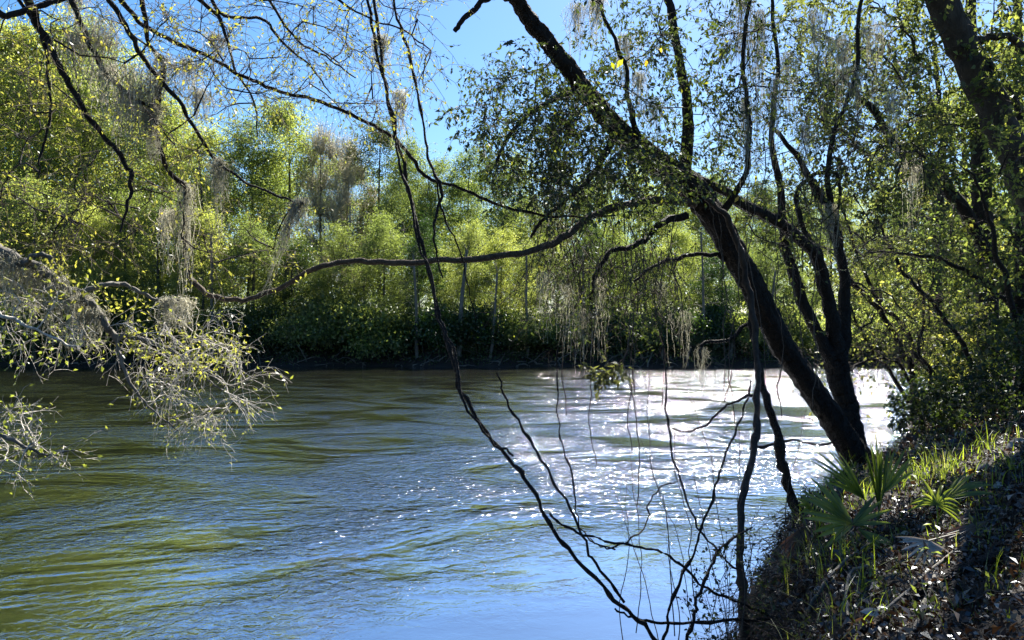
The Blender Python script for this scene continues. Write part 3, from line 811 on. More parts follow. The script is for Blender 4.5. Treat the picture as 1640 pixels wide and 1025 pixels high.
# a few bright yellow leaves
for px, py, s in [(978, 105, 13), (998, 102, 16), (1041, 100, 15), (1058, 78, 11), (917, 281, 12), (1180, 352, 15), (1183, 320, 10), (1175, 308, 9), (1003, 262, 9), (1210, 285, 11), (1190, 268, 10)]:
    c0 = P(px, py - s * .5, 6.4)
    g = Geo()
    g.leaves(c0[None], np.array([[rng.normal() * .3, .2, -1.]]), np.array([[rng.normal() * .3, -1, .2]]), s * 1.1 * 6.4 / F, s * .55 * 6.4 / F, np.array([rng.uniform()]))
    g.tubes(np.stack([c0 + [0, 0, .05], c0 + [.01, 0, .02], c0])[None], np.full((1, 3), .001), 3)
    g.build('yellow_leaf', M['leaf_yellow'], LT, smooth=False)

# ------------------------------------------------------------------ forked tree behind
FT = thing('forked_tree', 'dark upright tree forking into three curved stems, right of the leaning trunk', 'tree', (*P(1372, 740, 9.3)[:2], 1.2))
_, fp = ridged(FT, 'trunk', [(1385, 770, 9.3, 58), (1368, 715, 9.3, 42), (1355, 650, 9.25, 36), (1342, 600, 9.2, 37), (1335, 565, 9.15, 38)], M['bark_dark'], 26, .92)
f1, _ = limb(FT, 'stem', [(1338, 585, 9.15, 28), (1315, 545, 9.1, 20), (1290, 492, 9.0, 19), (1268, 432, 8.9, 17), (1255, 380, 8.8, 16), (1250, 300, 8.7, 12), (1235, 220, 8.5, 9), (1245, 120, 8.4, 7), (1235, -20, 8.3, 5)], M['bark_dark'], 8)
f2, _ = limb(FT, 'stem', [(1340, 580, 9.15, 28), (1336, 530, 9.1, 24), (1322, 465, 9.0, 22), (1308, 412, 8.85, 21), (1285, 386, 8.7, 20), (1240, 352, 8.5, 18), (1190, 326, 8.2, 17), (1150, 300, 7.9, 15), (1090, 270, 7.7, 9)], M['bark_dark'], 8)
f3, _ = limb(FT, 'stem', [(1345, 585, 9.2, 26), (1352, 540, 9.2, 22), (1353, 470, 9.2, 18), (1347, 412, 9.1, 16), (1335, 350, 9.0, 14), (1300, 292, 8.9, 11), (1268, 240, 8.8, 8), (1225, 190, 8.7, 5)], M['bark_dark'], 8)
f4, _ = limb(FT, 'limb', [(1335, 350, 9.0, 12), (1325, 280, 8.9, 9), (1340, 200, 8.8, 8), (1370, 120, 8.7, 7), (1375, 20, 8.6, 6), (1400, -60, 8.5, 5)], M['bark_dark'], 6)
f5, _ = limb(FT, 'limb', [(1308, 412, 8.9, 10), (1275, 330, 8.9, 8), (1290, 290, 8.9, 7), (1330, 275, 8.9, 6), (1345, 300, 8.9, 5), (1340, 380, 8.95, 4)], M['bark_dark'], 6)
sk = np.vstack([f1[15:], f2[20:], f3[15:], f4, f5])
tg2 = np.vstack([pol_sample([(1150, 300), (1260, 60), (1420, 40), (1500, 150), (1480, 300), (1380, 400), (1200, 400)], 62, 7.8, 10),
                 pol_sample([(1200, 300), (1340, 300), (1400, 560), (1230, 520)], 25, 8.4, 9.6)])
foliage_set(FT, sk, tg2, M['bark_dark'], M['leaf_mid'], 3, .55, .35, 4, .05, .023, 2, tint=(0, .75))

# tangle of fine bare twigs in the right canopy
foliage_set(FT, sk, np.vstack([pol_sample([(1130, 20), (1480, 20), (1540, 300), (1420, 420), (1180, 380)], 90, 7.8, 10), pol_sample([(1340, 380), (1500, 380), (1480, 560), (1360, 560)], 14, 9, 11)]),
            M['bark_dark'], M['leaf_mid'], 4, .5, .5, 0, .05, .02, 2, twr=.0026)

# ------------------------------------------------------------------ woody vines and stems
def vine(label, rows, mat='bark_dark', group=None, name='woody_vine', cat='vine', side=None, sides=6, jitter=.010):
    pts, rad = pxpath(rows, jitter, 6)
    rad = rad * (.8 if rows[0][3] < 9 else .9)
    nd = rng.uniform(size=len(rad)) < .12; rad = np.where(nd, rad * 1.35, rad)
    g = Geo(); addpath(g, pts, rad, sides, .09)
    o = g.build(name, M[mat]); tag(o, label, cat, group)
    return pts
vine('thick brown woody vine hugging the leaning trunk then standing upright to the bank', [(1130, 318, 7.1, 8), (1150, 335, 7.1, 11), (1172, 365, 7.15, 12), (1186, 405, 7.2, 13), (1198, 460, 7.2, 13), (1207, 520, 7.1, 13), (1212, 590, 6.9, 13), (1212, 660, 6.6, 13),
      (1207, 720, 6.4, 14), (1192, 780, 6.1, 14), (1185, 840, 5.9, 16), (1187, 920, 5.7, 17), (1192, 1000, 5.6, 19), (1196, 1080, 5.5, 22), (1200, 1180, 5.5, 22)], 'bark_brown')
vine('dark knotted stem slanting from the bank edge to the leaning trunk', [(1290, 835, 7.3, 20), (1268, 800, 7.3, 19), (1256, 755, 7.3, 16), (1243, 690, 7.3, 15), (1226, 635, 7.3, 14), (1215, 590, 7.3, 12), (1205, 530, 7.4, 10), (1200, 470, 7.5, 8)])
vine('long hanging vine crossing from the top centre down to the lower right', [(575, -60, 6.0, 7), (592, 20, 6.0, 7), (607, 90, 5.95, 7), (622, 165, 5.9, 7), (640, 240, 5.85, 7), (655, 305, 5.8, 7), (672, 375, 5.7, 7), (690, 450, 5.6, 8), (706, 512, 5.5, 8), (724, 570, 5.4, 9),
      (742, 628, 5.3, 8), (775, 685, 5.2, 7), (815, 735, 5.1, 8), (850, 785, 5.0, 8), (885, 845, 4.95, 8), (925, 898, 4.9, 8), (985, 958, 4.8, 8), (1030, 1000, 4.8, 8), (1085, 1065, 4.8, 8), (1180, 1130, 5.0, 8)])
vine('thinner vine twisting beside the long hanging vine', [(590, -60, 5.95, 6), (604, 30, 5.95, 6), (614, 120, 5.9, 6), (630, 190, 5.85, 6), (634, 235, 5.8, 5), (652, 300, 5.75, 6), (668, 385, 5.65, 5), (692, 440, 5.55, 5), (702, 515, 5.45, 5), (730, 566, 5.35, 6),
      (738, 635, 5.25, 6), (782, 698, 5.15, 5), (822, 730, 5.05, 5)])
vine('thin hanging vine ending in a free tip under the long limb', [(620, -60, 5.9, 5), (634, 20, 5.9, 5), (650, 70, 5.85, 6), (668, 135, 5.8, 5), (682, 215, 5.75, 5), (692, 270, 5.7, 6), (706, 300, 5.65, 8), (699, 350, 5.6, 5), (697, 400, 5.55, 4), (709, 445, 5.5, 3)])
vine('loose thin vine end dangling right of the hanging vines', [(700, 290, 5.7, 4), (712, 350, 5.7, 4), (735, 395, 5.7, 3), (750, 450, 5.7, 3), (762, 510, 5.7, 2)])
vine('thin bare stem rising over the water to a free tip left of centre right', [(795, 597, 5.2, 3), (812, 640, 5.2, 4), (845, 700, 5.2, 5), (872, 745, 5.15, 5), (905, 800, 5.1, 5), (930, 850, 5.0, 5), (955, 905, 4.95, 6), (1000, 965, 4.9, 6)])
vine('dark runner arching right from the long vine to the bank', [(880, 822, 5.0, 4), (905, 842, 5.0, 5), (950, 860, 5.0, 5), (1005, 874, 5.05, 5), (1060, 886, 5.1, 5), (1095, 910, 5.15, 6), (1130, 942, 5.2, 6), (1175, 962, 5.3, 6), (1230, 985, 5.4, 6)])
vine('straight thin sapling stem leaning right towards the brown vine', [(1050, 1060, 5.0, 6), (1068, 1000, 5.1, 6), (1085, 935, 5.2, 6), (1110, 885, 5.3, 5), (1130, 830, 5.4, 5), (1150, 770, 5.5, 5), (1172, 705, 5.6, 4), (1192, 655, 5.8, 4), (1203, 610, 5.9, 3)], name='sapling_stem', cat='sapling')
vine('forked curved stem rising from the bottom edge beside the brown vine', [(1085, 1060, 5.0, 8), (1110, 1000, 5.05, 7), (1117, 960, 5.1, 7), (1140, 905, 5.2, 6), (1150, 880, 5.3, 5), (1180, 858, 5.5, 5), (1205, 845, 5.6, 3)], name='sapling_stem', cat='sapling')
vine('slim curved stem crossing the lower water to the brown vine', [(1064, 540, 6.4, 2.5), (1066, 640, 6.2, 3.5), (1072, 700, 6.1, 4), (1088, 765, 6.0, 4), (1110, 830, 5.9, 4), (1135, 865, 5.8, 4), (1160, 895, 5.7, 4), (1190, 915, 5.6, 4)], name='sapling_stem', cat='sapling')
vine('thin looping stem with a round bend over smooth water', [(1088, 770, 6.0, 2), (1060, 778, 5.9, 3), (1042, 800, 5.8, 3), (1036, 835, 5.7, 3), (1020, 860, 5.5, 3), (995, 872, 5.3, 4), (965, 876, 5.2, 3), (945, 862, 5.1, 2)])
vine('low horizontal root reaching from the brown vine over the bottom water', [(985, 975, 4.85, 4), (1015, 990, 4.9, 5), (1060, 998, 5.0, 6), (1120, 998, 5.1, 6), (1180, 994, 5.3, 7), (1235, 990, 5.4, 8)])
vine('crooked thin branch over glittering water left of the brown vine', [(1210, 630, 6.9, 7), (1185, 640, 6.9, 5), (1160, 652, 6.9, 4), (1130, 680, 6.9, 4), (1100, 692, 6.9, 3), (1075, 685, 6.9, 2)])
vine('thin bent twig right of the knotted stem over bright water', [(1345, 700, 8.7, 3), (1310, 712, 8.5, 4), (1270, 705, 8.0, 4), (1235, 712, 7.4, 5), (1200, 720, 6.9, 4)])
vine('wavy hanging stem over mid water left of the leafy sprig', [(893, 560, 6.2, 3), (893, 640, 6.2, 3), (897, 700, 6.1, 3), (915, 760, 6.0, 4), (925, 820, 5.9, 3), (940, 860, 5.8, 3), (985, 880, 5.6, 3)])
# fine bare shoots standing in the low right water edge
GV = 'fine bare shoots over the lower water'
for i in range(13):
    x0 = rng.uniform(1000, 1250); y0 = rng.uniform(960, 1060)
    n_ = 5; rows = []
    sl = rng.uniform(-90, 60); hgt = rng.uniform(120, 420); d0 = rng.uniform(5.0, 6.0)
    for k in range(n_):
        t_ = k / (n_ - 1)
        rows.append((x0 + sl * t_ ** 1.4 + rng.normal() * 5, y0 - hgt * t_, d0 + .6 * t_, 2.0 - 1.2 * t_))
    pts, rad = pxpath(rows, .01, 4)
    g = Geo(); addpath(g, pts, rad, 4)
    a = pts[6:]; tw = twigs(a, norm(np.gradient(pts, axis=0))[6:], 1, .22, 5, 0, .7, .25)
    g.tubes(tw, np.linspace(.0012, .0006, 5)[None].repeat(len(tw), 0), 3)
    tag(g.build('bare_shoot', M['twig']), 'fine bare shoot over the lower water by the ' + near_words(x0 + sl, y0 - hgt), 'shoot', GV)
# thin lianas hanging from the canopy around the leaning tree
GL = 'hair-thin lianas hanging from the canopy'
for i in range(24):
    x0 = rng.uniform(880, 1330); y0 = rng.uniform(120, 420); L_ = rng.uniform(180, 420); d0 = rng.uniform(6.4, 8.2)
    rows = []; dx = 0
    for k in range(7):
        dx += rng.normal() * 7
        rows.append((x0 + dx, y0 + L_ * k / 6, d0, rng.uniform(1.0, 2.0)))
    pts, rad = pxpath(rows, .012, 5)
    g = Geo(); addpath(g, pts, rad, 4)
    tag(g.build('liana', M['twig']), 'hair-thin liana hanging straight down beside the ' + near_words(x0, y0 + L_ / 2), 'vine', GL)

# leafy sprig dangling over water
g = Geo(); st = []
rows = [(1010, 500, 6.5, 2), (1005, 560, 6.5, 2.5), (990, 590, 6.5, 2), (970, 600, 6.5, 2)]
t = thing('hanging_sprig', 'small leafy green sprig dangling over the water left of centre right', 'sprig', P(1005, 500, 6.5))
pts, rad = pxpath(rows); addpath(g, pts, rad, 4)
tw = twigs(pts[8:], norm(np.gradient(pts, axis=0))[8:] + [-.3, 0, 0], 2, .25, 5, .3, .6, .25)
g.tubes(tw, np.full((len(tw), 5), .0014), 3); g.build('stem', M['twig'], t)
g = Geo(); c, d, n_, L_, W_ = leaves_on(tw, 7, .06, .03, .008); g.leaves(c, d, n_, L_, W_, rng.uniform(0, .4, len(c))); g.build('leaves', M['leaf_mid'], t, smooth=False)

# ------------------------------------------------------------------ overhanging tree, upper left
OT = thing('overhanging_tree', 'tree reaching dark mossy branches down from above on the left', 'tree', (-6.0, .2, 1.4))
g = Geo(); tb = catmull([(-6.0, .2, 1.2), (-5.9, .8, 3.4), (-5.4, 1.8, 5.6), (-4.6, 3.0, 7.2), (-3.6, 4.2, 8.2)], 6, .02)
addpath(g, tb, np.linspace(.2, .07, len(tb)), 10, .03); g.build('trunk', M['bark_dark'], OT)
J = [(-4.6, 3.0, 7.2), (-4.0, 3.8, 7.9), (-3.6, 4.2, 8.2)]
def olimb(rows, j, mat='bark_dark', sides=7, label=None):
    """limb that starts at the overhead trunk and follows photo pixels"""
    pts, rad = pxpath(rows, .008, 6)
    head = catmull([J[j], np.array(J[j]) * .5 + pts[0] * .5 + [0, 0, .35], pts[0]], 6)[:-1]
    pts = np.vstack([head, pts]); rad = np.concatenate([np.linspace(rad[0] * 2.2, rad[0], len(head)), rad])
    g = Geo(); addpath(g, pts, rad, sides, .06)
    o = g.build('limb', M[mat], OT)
    if label: o['label'] = label
    return pts[len(head):]
OL = []
OL.append(olimb([(30, -60, 4.6, 16), (48, 0, 4.7, 14), (66, 50, 4.8, 12), (90, 95, 4.8, 10), (112, 135, 4.85, 10), (140, 185, 4.9, 9), (165, 216, 4.95, 8), (195, 254, 5.0, 8), (211, 285, 5.0, 7), (205, 330, 5.0, 5), (192, 372, 5.0, 3)], 0))
OL.append(olimb([(95, -60, 4.9, 12), (118, 5, 4.95, 9), (140, 60, 5.0, 8), (165, 110, 5.1, 8), (200, 148, 5.2, 7), (245, 172, 5.3, 7)], 0))
OL.append(olimb([(215, -60, 5.2, 9), (228, 10, 5.3, 8), (238, 70, 5.4, 7), (262, 108, 5.4, 7), (252, 150, 5.4, 11), (250, 200, 5.45, 9), (256, 240, 5.5, 8), (272, 276, 5.6, 8), (297, 302, 5.7, 9), (299, 350, 5.8, 9), (298, 400, 5.95, 8), (302, 438, 6.05, 8), (312, 458, 6.1, 7)], 1,
                label='crooked limb dropping straight down to meet the long brown limb'))
OL.append(olimb([(150, -60, 4.9, 10), (185, 10, 5.0, 9), (215, 65, 5.1, 8), (240, 110, 5.2, 8), (285, 160, 5.3, 7), (315, 210, 5.4, 6), (348, 258, 5.5, 5), (395, 292, 5.5, 4), (440, 312, 5.45, 4), (490, 326, 5.4, 3)], 1))
OL.append(olimb([(165, -60, 5.2, 10), (205, 15, 5.3, 8), (240, 45, 5.4, 7), (300, 75, 5.5, 7), (355, 102, 5.6, 6), (405, 130, 5.7, 6), (450, 145, 5.8, 6), (510, 162, 5.9, 6), (560, 182, 6.0, 6), (605, 205, 6.05, 6), (640, 228, 6.1, 6), (665, 262, 6.1, 6), (690, 287, 6.15, 6), (722, 296, 6.2, 5),
                 (762, 313, 6.3, 5), (800, 328, 6.4, 5), (850, 342, 6.5, 5), (905, 348, 6.6, 4), (985, 345, 6.8, 3)], 1, label='long arching branch sweeping across the blue sky to the right'))
OL.append(olimb([(270, -60, 5.4, 9), (305, -10, 5.5, 7), (345, 20, 5.6, 7), (362, 60, 5.6, 5), (378, 115, 5.7, 4), (408, 165, 5.8, 3), (412, 220, 5.8, 2)], 2))
OL.append(olimb([(320, -60, 5.5, 7), (350, 20, 5.6, 6), (420, 30, 5.8, 5), (455, 70, 5.9, 4), (500, 110, 6.0, 3), (530, 150, 6.0, 2)], 2))
OL.append(olimb([(380, -60, 5.6, 7), (430, -5, 5.7, 5), (470, 60, 5.8, 4), (520, 90, 5.9, 3), (570, 125, 6.0, 2)], 2))
OL.append(olimb([(480, -60, 5.7, 6), (530, -10, 5.8, 5), (590, 30, 5.9, 3), (650, 50, 6.0, 3), (690, 80, 6.0, 2)], 2))
OL.append(olimb([(-30, -60, 4.4, 14), (-20, 0, 4.5, 12), (10, 25, 4.6, 10), (60, 10, 4.7, 9), (110, -5, 4.8, 8)], 0))
OL.append(olimb([(66, 50, 4.8, 6), (76, 110, 4.8, 5), (82, 170, 4.8, 4), (70, 235, 4.8, 4), (62, 285, 4.8, 2)], 0))
skO = np.vstack(OL)
tgO = np.vstack([pol_sample([(-40, 0), (330, 0), (420, 150), (380, 230), (250, 300), (100, 360), (-40, 300)], 70, 4.4, 6.2),
                 pol_sample([(330, -20), (700, -20), (700, 130), (560, 200), (400, 150)], 55, 5.2, 6.4),
                 pol_sample([(0, 280), (200, 300), (330, 300), (470, 400), (400, 430), (200, 420), (0, 380)], 22, 5.0, 6.2)])
foliage_set(OT, skO, tgO, M['bark_dark'], M['leaf_left'], 3, .5, .5, 3, .028, .012, 2, tint=(0, .75), lift=.02, updir=(-.5, 0, 1), rmax=.012)

# ------------------------------------------------------------------ sunlit pale branch, lower left
PT = thing('lichened_tree', 'pale lichened tree stretching a sunlit drooping branch in from the left edge', 'tree', (-7.6, 1.6, 1.0))
g = Geo(); tb = catmull([(-7.6, 1.3, 1.0), (-7.2, 2.2, 2.8), (-6.2, 3.4, 4.3), (-4.9, 4.6, 4.75)], 6, .02)
addpath(g, tb, np.linspace(.17, .08, len(tb)), 10, .03); g.build('trunk', M['bark_grey'], PT)
def plimb(rows, start=None, mat='bark_grey', label=None, sides=8):
    pts, rad = pxpath(rows, .01, 6)
    if start is not None:
        head = catmull([start, np.array(start) * .5 + pts[0] * .5 + [0, 0, .1], pts[0]], 6)[:-1]
        pts = np.vstack([head, pts]); rad = np.concatenate([np.linspace(rad[0] * 1.8, rad[0], len(head)), rad])
    g = Geo(); addpath(g, pts, rad, sides, .08)
    o = g.build('limb', M[mat], PT)
    if label: o['label'] = label
    return pts
P1 = plimb([(-60, 350, 5.2, 22), (-20, 385, 5.2, 18), (12, 408, 5.2, 17), (50, 424, 5.25, 15), (80, 440, 5.3, 15), (100, 460, 5.3, 13), (128, 470, 5.35, 12), (150, 495, 5.4, 11), (172, 522, 5.4, 11), (187, 545, 5.45, 11)], (-4.9, 4.6, 4.75), label='thick pale limb bending down from the left edge')
P2 = plimb([(130, 472, 5.35, 9), (160, 458, 5.4, 8), (195, 455, 5.5, 7), (225, 468, 5.55, 6), (255, 480, 5.6, 5), (288, 481, 5.6, 3)])
P3 = plimb([(187, 545, 5.45, 9), (205, 538, 5.5, 8), (240, 546, 5.55, 7), (275, 560, 5.6, 6), (310, 585, 5.65, 4), (345, 615, 5.7, 3), (385, 640, 5.7, 2)])
P4 = plimb([(187, 545, 5.45, 8), (195, 580, 5.4, 6), (215, 620, 5.4, 5), (245, 655, 5.4, 3), (285, 690, 5.4, 2)])
P5 = plimb([(40, 422, 5.2, 8), (60, 408, 5.1, 7), (80, 415, 5.1, 7), (90, 430, 5.1, 5)])
P6 = plimb([(-60, 490, 5.0, 9), (-10, 500, 5.0, 7), (40, 520, 5.05, 5), (90, 545, 5.1, 4), (130, 555, 5.1, 2)], (-6.2, 3.4, 4.3), 'bark_pale')
P7 = plimb([(-70, 640, 4.8, 12), (-30, 668, 4.8, 9), (5, 695, 4.85, 7), (40, 715, 4.9, 5), (80, 728, 4.95, 3), (120, 722, 5.0, 2)], (-7.2, 2.2, 2.8), 'bark_grey', label='lower pale limb just above the water at the left edge')
skP = np.vstack([P1[8:], P2, P3, P4])
foliage_set(PT, skP, pol_sample([(185, 500), (300, 500), (385, 540), (400, 640), (370, 668), (290, 690), (220, 650), (190, 600)], 54, 5.1, 6.0), M['bark_pale'], M['leaf_left'],
            4, .34, .6, 1, .028, .013, 2, tint=(.2, .9), lift=.06, rmax=.009, twr=.002, twigmat=M['bark_pale'], spread=.5, noise=.1)
foliage_set(PT, np.vstack([P6[6:], P1[6:]]), pol_sample([(-20, 440), (60, 470), (150, 490), (160, 560), (60, 560), (-20, 540)], 22, 4.9, 5.6), M['bark_pale'], M['leaf_left'],
            3, .28, .4, 1, .034, .02, 2, tint=(.4, 1), lift=.02, rmax=.008, twr=.0022, twigmat=M['bark_pale'], leafname='leaves')
foliage_set(PT, P7[6:], pol_sample([(-20, 640), (40, 660), (110, 715), (140, 712), (90, 745), (60, 760), (-20, 755)], 26, 4.7, 5.3), M['bark_pale'], M['leaf_left'],
            3, .26, .3, 1, .03, .018, 2, tint=(.4, 1), lift=.02, rmax=.008, twr=.0022, twigmat=M['bark_pale'], leafname='leaves')
# clusters of young yellow-green leaves on it
g = Geo()
cc = np.vstack([pol_sample([(190, 505), (300, 510), (395, 545), (385, 600), (300, 600), (200, 560)], 45, 5.2, 5.9), pol_sample([(0, 400), (120, 440), (260, 470), (220, 520), (150, 500), (0, 470)], 45, 5.1, 5.7)])
c = np.repeat(cc, 8, 0) + rng.normal(size=(len(cc) * 8, 3)) * .05
g.leaves(c, rng.normal(size=c.shape) + [0, 0, .3], rng.normal(size=c.shape) + [0, -.3, .6], rng.uniform(.025, .048, len(c)), rng.uniform(.014, .024, len(c)), rng.uniform(.4, 1, len(c)))
g.build('leaf_clusters', M['leaf_left'], PT, smooth=False, kind='stuff')

# ------------------------------------------------------------------ Spanish moss
def moss(px, py, d, length, width, label, group=None, dens=1.0, slant=0.0):
    """bundle of curly strands hanging from the point"""
    top = P(px, py, d); S = d / F
    n_ = int(85 * dens); m = 9
    k = np.linspace(0, 1, m)
    off = rng.normal(size=(n_, 3)) * np.array([width * S * .38, width * S * .25, width * S * .12])
    ln = length * S * np.clip(rng.exponential(.42, n_) + .15, .15, 1.15)
    pts = np.zeros((n_, m, 3))
    taper = np.interp(k, [0, .3, 1], [.85, 1, .55])
    ph = rng.uniform(0, 6, (n_, 1))
    for ax in (0, 1):
        pts[:, :, ax] = top[ax] + off[:, ax:ax + 1] * taper + np.cumsum(rng.normal(size=(n_, m)) * .009, 1) + .006 * np.sin(k * 18 + ph)
    pts[:, :, 0] += slant * length * S * k[None] * ln[:, None] / ln.max()
    pts[:, :, 2] = top[2] + .02 - k[None] * ln[:, None] + off[:, 2:3]
    g = Geo(); ti = rng.uniform(0, 1, n_)
    g.tubes(pts, np.interp(k, [0, .5, 1], [.0015, .0019, .0007])[None].repeat(n_, 0), 3, ti)
    cu = twigs(pts[:, 1:8].reshape(-1, 3), np.tile([0, 0, -1.], (n_ * 7, 1)), 1, .05, 4, .2, .9, .7)
    g.tubes(cu, np.full((len(cu), 4), .0007), 3, rng.uniform(0, 1, len(cu)))
    tag(g.build('moss_clump', M['moss']), label, 'moss', group)
moss(482, 322, 5.4, 135, 16, 'long pale sunlit moss beard slanting down left in front of far trees', None, 1.0, -.42)
GM = 'moss hanging from the upper left branches'
WH = ['at the top edge', 'on the second limb from the left', 'trailing longest from the second limb', 'broadest, just below the top edge', 'where two limbs cross', 'hanging below the crossing limbs', 'beside the crooked limb top',
      'above the fork of the crooked limb', 'left of the fork of the crooked limb', 'high against the blue sky', 'on the arching branch start', 'below the arching branch', 'between the two leftmost limbs', 'on the long hanging vine, upper one',
      'on the long hanging vine, lower thin one', 'over the far green trees', 'draping the crooked limb', 'low behind the crooked limb']
for px, py, d, L_, W_ in [(118, -10, 5, 70, 40), (165, 60, 5.1, 60, 50), (172, 110, 5.1, 90, 45), (150, 35, 5, 90, 55), (205, 110, 5.2, 100, 50), (195, 150, 5.2, 110, 35), (250, 120, 5.4, 60, 50), (262, 95, 5.4, 80, 40), (230, 140, 5.3, 80, 40),
                          (345, 60, 5.6, 60, 26), (305, 100, 5.5, 70, 30), (320, 150, 5.5, 60, 30), (125, 60, 5, 80, 40), (610, 60, 6, 70, 20), (640, 150, 6, 90, 16), (350, 260, 5.5, 110, 24), (300, 300, 5.7, 150, 26), (270, 340, 5.7, 90, 30)]:
    moss(px, py, d, L_, W_, 'grey moss wisp ' + WH.pop(0) + ', upper left branches', GM, .8)
moss(243, 175, 5.35, 80, 13, 'blackish dense moss tuft under the fork of the crooked limb', None, 1.4)
GM = 'moss hanging from the pale lower left limb'
for px, py, d, L_, W_ in [(10, 412, 5.2, 90, 30), (35, 425, 5.25, 100, 34), (60, 432, 5.3, 100, 34), (85, 450, 5.3, 90, 30), (110, 468, 5.3, 90, 30), (130, 475, 5.4, 80, 28), (150, 500, 5.4, 60, 24), (-15, 400, 5.2, 90, 30), (268, 482, 5.6, 50, 20)]:
    moss(px, py, d, L_, W_, 'pale moss fringe under the ' + near_words(px, py) + ', left edge', GM, .9)
moss(292, 482, 5.6, 70, 24, 'pale moss tuft at the tip of the upper side limb', None, .6, .1)
GM = 'moss hanging in the leaning tree'
for px, py, d, L_, W_ in [(925, 10, 6.6, 90, 24), (955, 0, 6.6, 70, 18), (1050, 165, 7.1, 80, 30), (1025, 120, 7.1, 60, 20), (1190, 0, 7, 170, 22), (1215, 20, 7, 190, 16), (1195, 160, 7.1, 160, 16), (905, 460, 6.8, 110, 24), (930, 500, 6.9, 90, 20), (1090, 500, 7.8, 80, 30),
                          (1125, 560, 7.8, 60, 14), (870, 440, 6.6, 100, 20), (1060, 455, 7.5, 60, 26), (960, 450, 6.9, 110, 20), (1345, 60, 8.7, 130, 24), (1265, 90, 8.4, 120, 26), (1370, 110, 8.7, 100, 22), (1310, 20, 8, 150, 30), (1430, 150, 9, 110, 26), (1290, 200, 8.4, 90, 24), (1400, 40, 8.6, 120, 30), (1240, 130, 7.8, 130, 22), (1460, 260, 10, 110, 24), (1330, 330, 8.8, 90, 18), (1000, 60, 6.8, 110, 24)]:
    moss(px, py, d, L_, W_, 'grey moss strand in the canopy, hanging near the ' + near_words(px, py), GM, .8 if py < 400 else .35)

# ------------------------------------------------------------------ near right bank trees
def bank_tree(label, trunk_rows, polys, mat='leaf_mid', tm='bark_dark', leafL=.08, leafW=.045, k=3, per=8, twL=.7, limbs=(), sides=10, name='bank_tree', lvl2=1):
    pts, rad = pxpath(trunk_rows, .02, 6)
    base = pts[0].copy(); base[2] = min(base[2], float(gh(base[0], base[1]))) - .1
    t = thing(name, label, 'tree', base, 'trees on the near right bank')
    pts = np.vstack([base, pts]); rad = np.concatenate([[rad[0] * 1.25], rad])
    g = Geo(); addpath(g, pts, rad, sides, .03); g.build('trunk', M[tm], t)
    sk = [pts[len(pts) // 3:]]
    for rows in limbs:
        p_, r_ = pxpath(rows, .02, 6); g = Geo(); addpath(g, p_, r_, 7, .05); g.build('limb', M[tm], t); sk.append(p_)
    tg = np.vstack([pol_sample(*p) for p in polys])
    foliage_set(t, np.vstack(sk), tg, M[tm], M[mat], k, twL, .25, per, leafL, leafW, lvl2, tint=(0, .9), rbase=.014, rmax=.05, twr=.003, rtip=.005)
    return t
bank_tree('massive leaning grey-brown trunk at the upper right corner', [(1740, 620, 11.5, 60), (1700, 480, 11.3, 55), (1662, 340, 11.2, 52), (1622, 240, 11, 52), (1590, 170, 11, 50), (1560, 110, 10.9, 48), (1530, 50, 10.8, 46), (1500, -20, 10.7, 50), (1465, -110, 10.5, 42), (1430, -220, 10.3, 24)],
          [([(1380, -40), (1660, -40), (1680, 200), (1540, 220), (1420, 120)], 50, 9.8, 12.5)], limbs=[[(1555, 70, 10.9, 16), (1590, 58, 10.8, 12), (1625, 62, 10.7, 12), (1645, 90, 10.6, 12), (1665, 140, 10.6, 12)], [(1545, 60, 10.9, 12), (1600, 120, 10.7, 7), (1640, 180, 10.5, 4)]], tm='bark_trunk')
bank_tree('upright dark trunk rising behind the undergrowth on the right bank', [(1588, 620, 16, 38), (1583, 520, 16, 34), (1578, 430, 16, 33), (1574, 350, 16, 32), (1570, 260, 16, 28), (1560, 150, 16, 22), (1555, 20, 16, 16), (1550, -120, 16, 8)],
          [([(1440, 180), (1680, 160), (1690, 420), (1600, 480), (1460, 420)], 60, 14.5, 18)], limbs=[[(1576, 360, 16, 12), (1600, 350, 16, 10), (1630, 380, 16, 8)]])
bank_tree('slim dark trunk at the right edge of the frame', [(1634, 640, 13, 18), (1632, 500, 13, 17), (1634, 380, 13, 16), (1630, 250, 13, 15), (1628, 120, 13, 13), (1632, 0, 13, 12), (1640, -120, 13, 8)],
          [([(1560, 120), (1720, 100), (1720, 420), (1580, 420)], 35, 12, 14.5)])
bank_tree('crooked thick branch-like trunk slanting up left in the right canopy', [(1640, 520, 14, 18), (1580, 400, 13.6, 20), (1515, 297, 13.2, 20), (1492, 280, 13.1, 17), (1462, 262, 13, 15), (1436, 235, 12.9, 13), (1415, 200, 12.8, 12), (1395, 170, 12.7, 11), (1372, 152, 12.6, 9), (1350, 120, 12.5, 6)],
          [([(1280, 100), (1420, 60), (1520, 150), (1540, 280), (1440, 380), (1340, 330)], 60, 11.8, 14)], limbs=[[(1515, 297, 13.2, 10), (1480, 285, 13, 8), (1450, 290, 12.9, 6), (1420, 310, 12.8, 4)]], mat='leaf_oak')
bank_tree('slender tree on the point beyond the forked tree', [(1500, 640, 20, 14), (1505, 520, 20, 13), (1500, 400, 20, 12), (1510, 260, 20, 10), (1500, 120, 20, 7), (1490, 0, 20, 4)],
          [([(1400, 150), (1560, 120), (1580, 480), (1480, 560), (1400, 450)], 55, 18.5, 23)])
bank_tree('leafy tree farther along the near bank behind the stems', [(1560, 610, 27, 14), (1556, 500, 27, 13), (1550, 380, 27, 11), (1545, 260, 27, 8), (1540, 130, 27, 4)],
          [([(1440, 80), (1640, 60), (1660, 520), (1500, 560), (1430, 420)], 70, 25, 30)], leafL=.13, leafW=.075, twL=1.0)
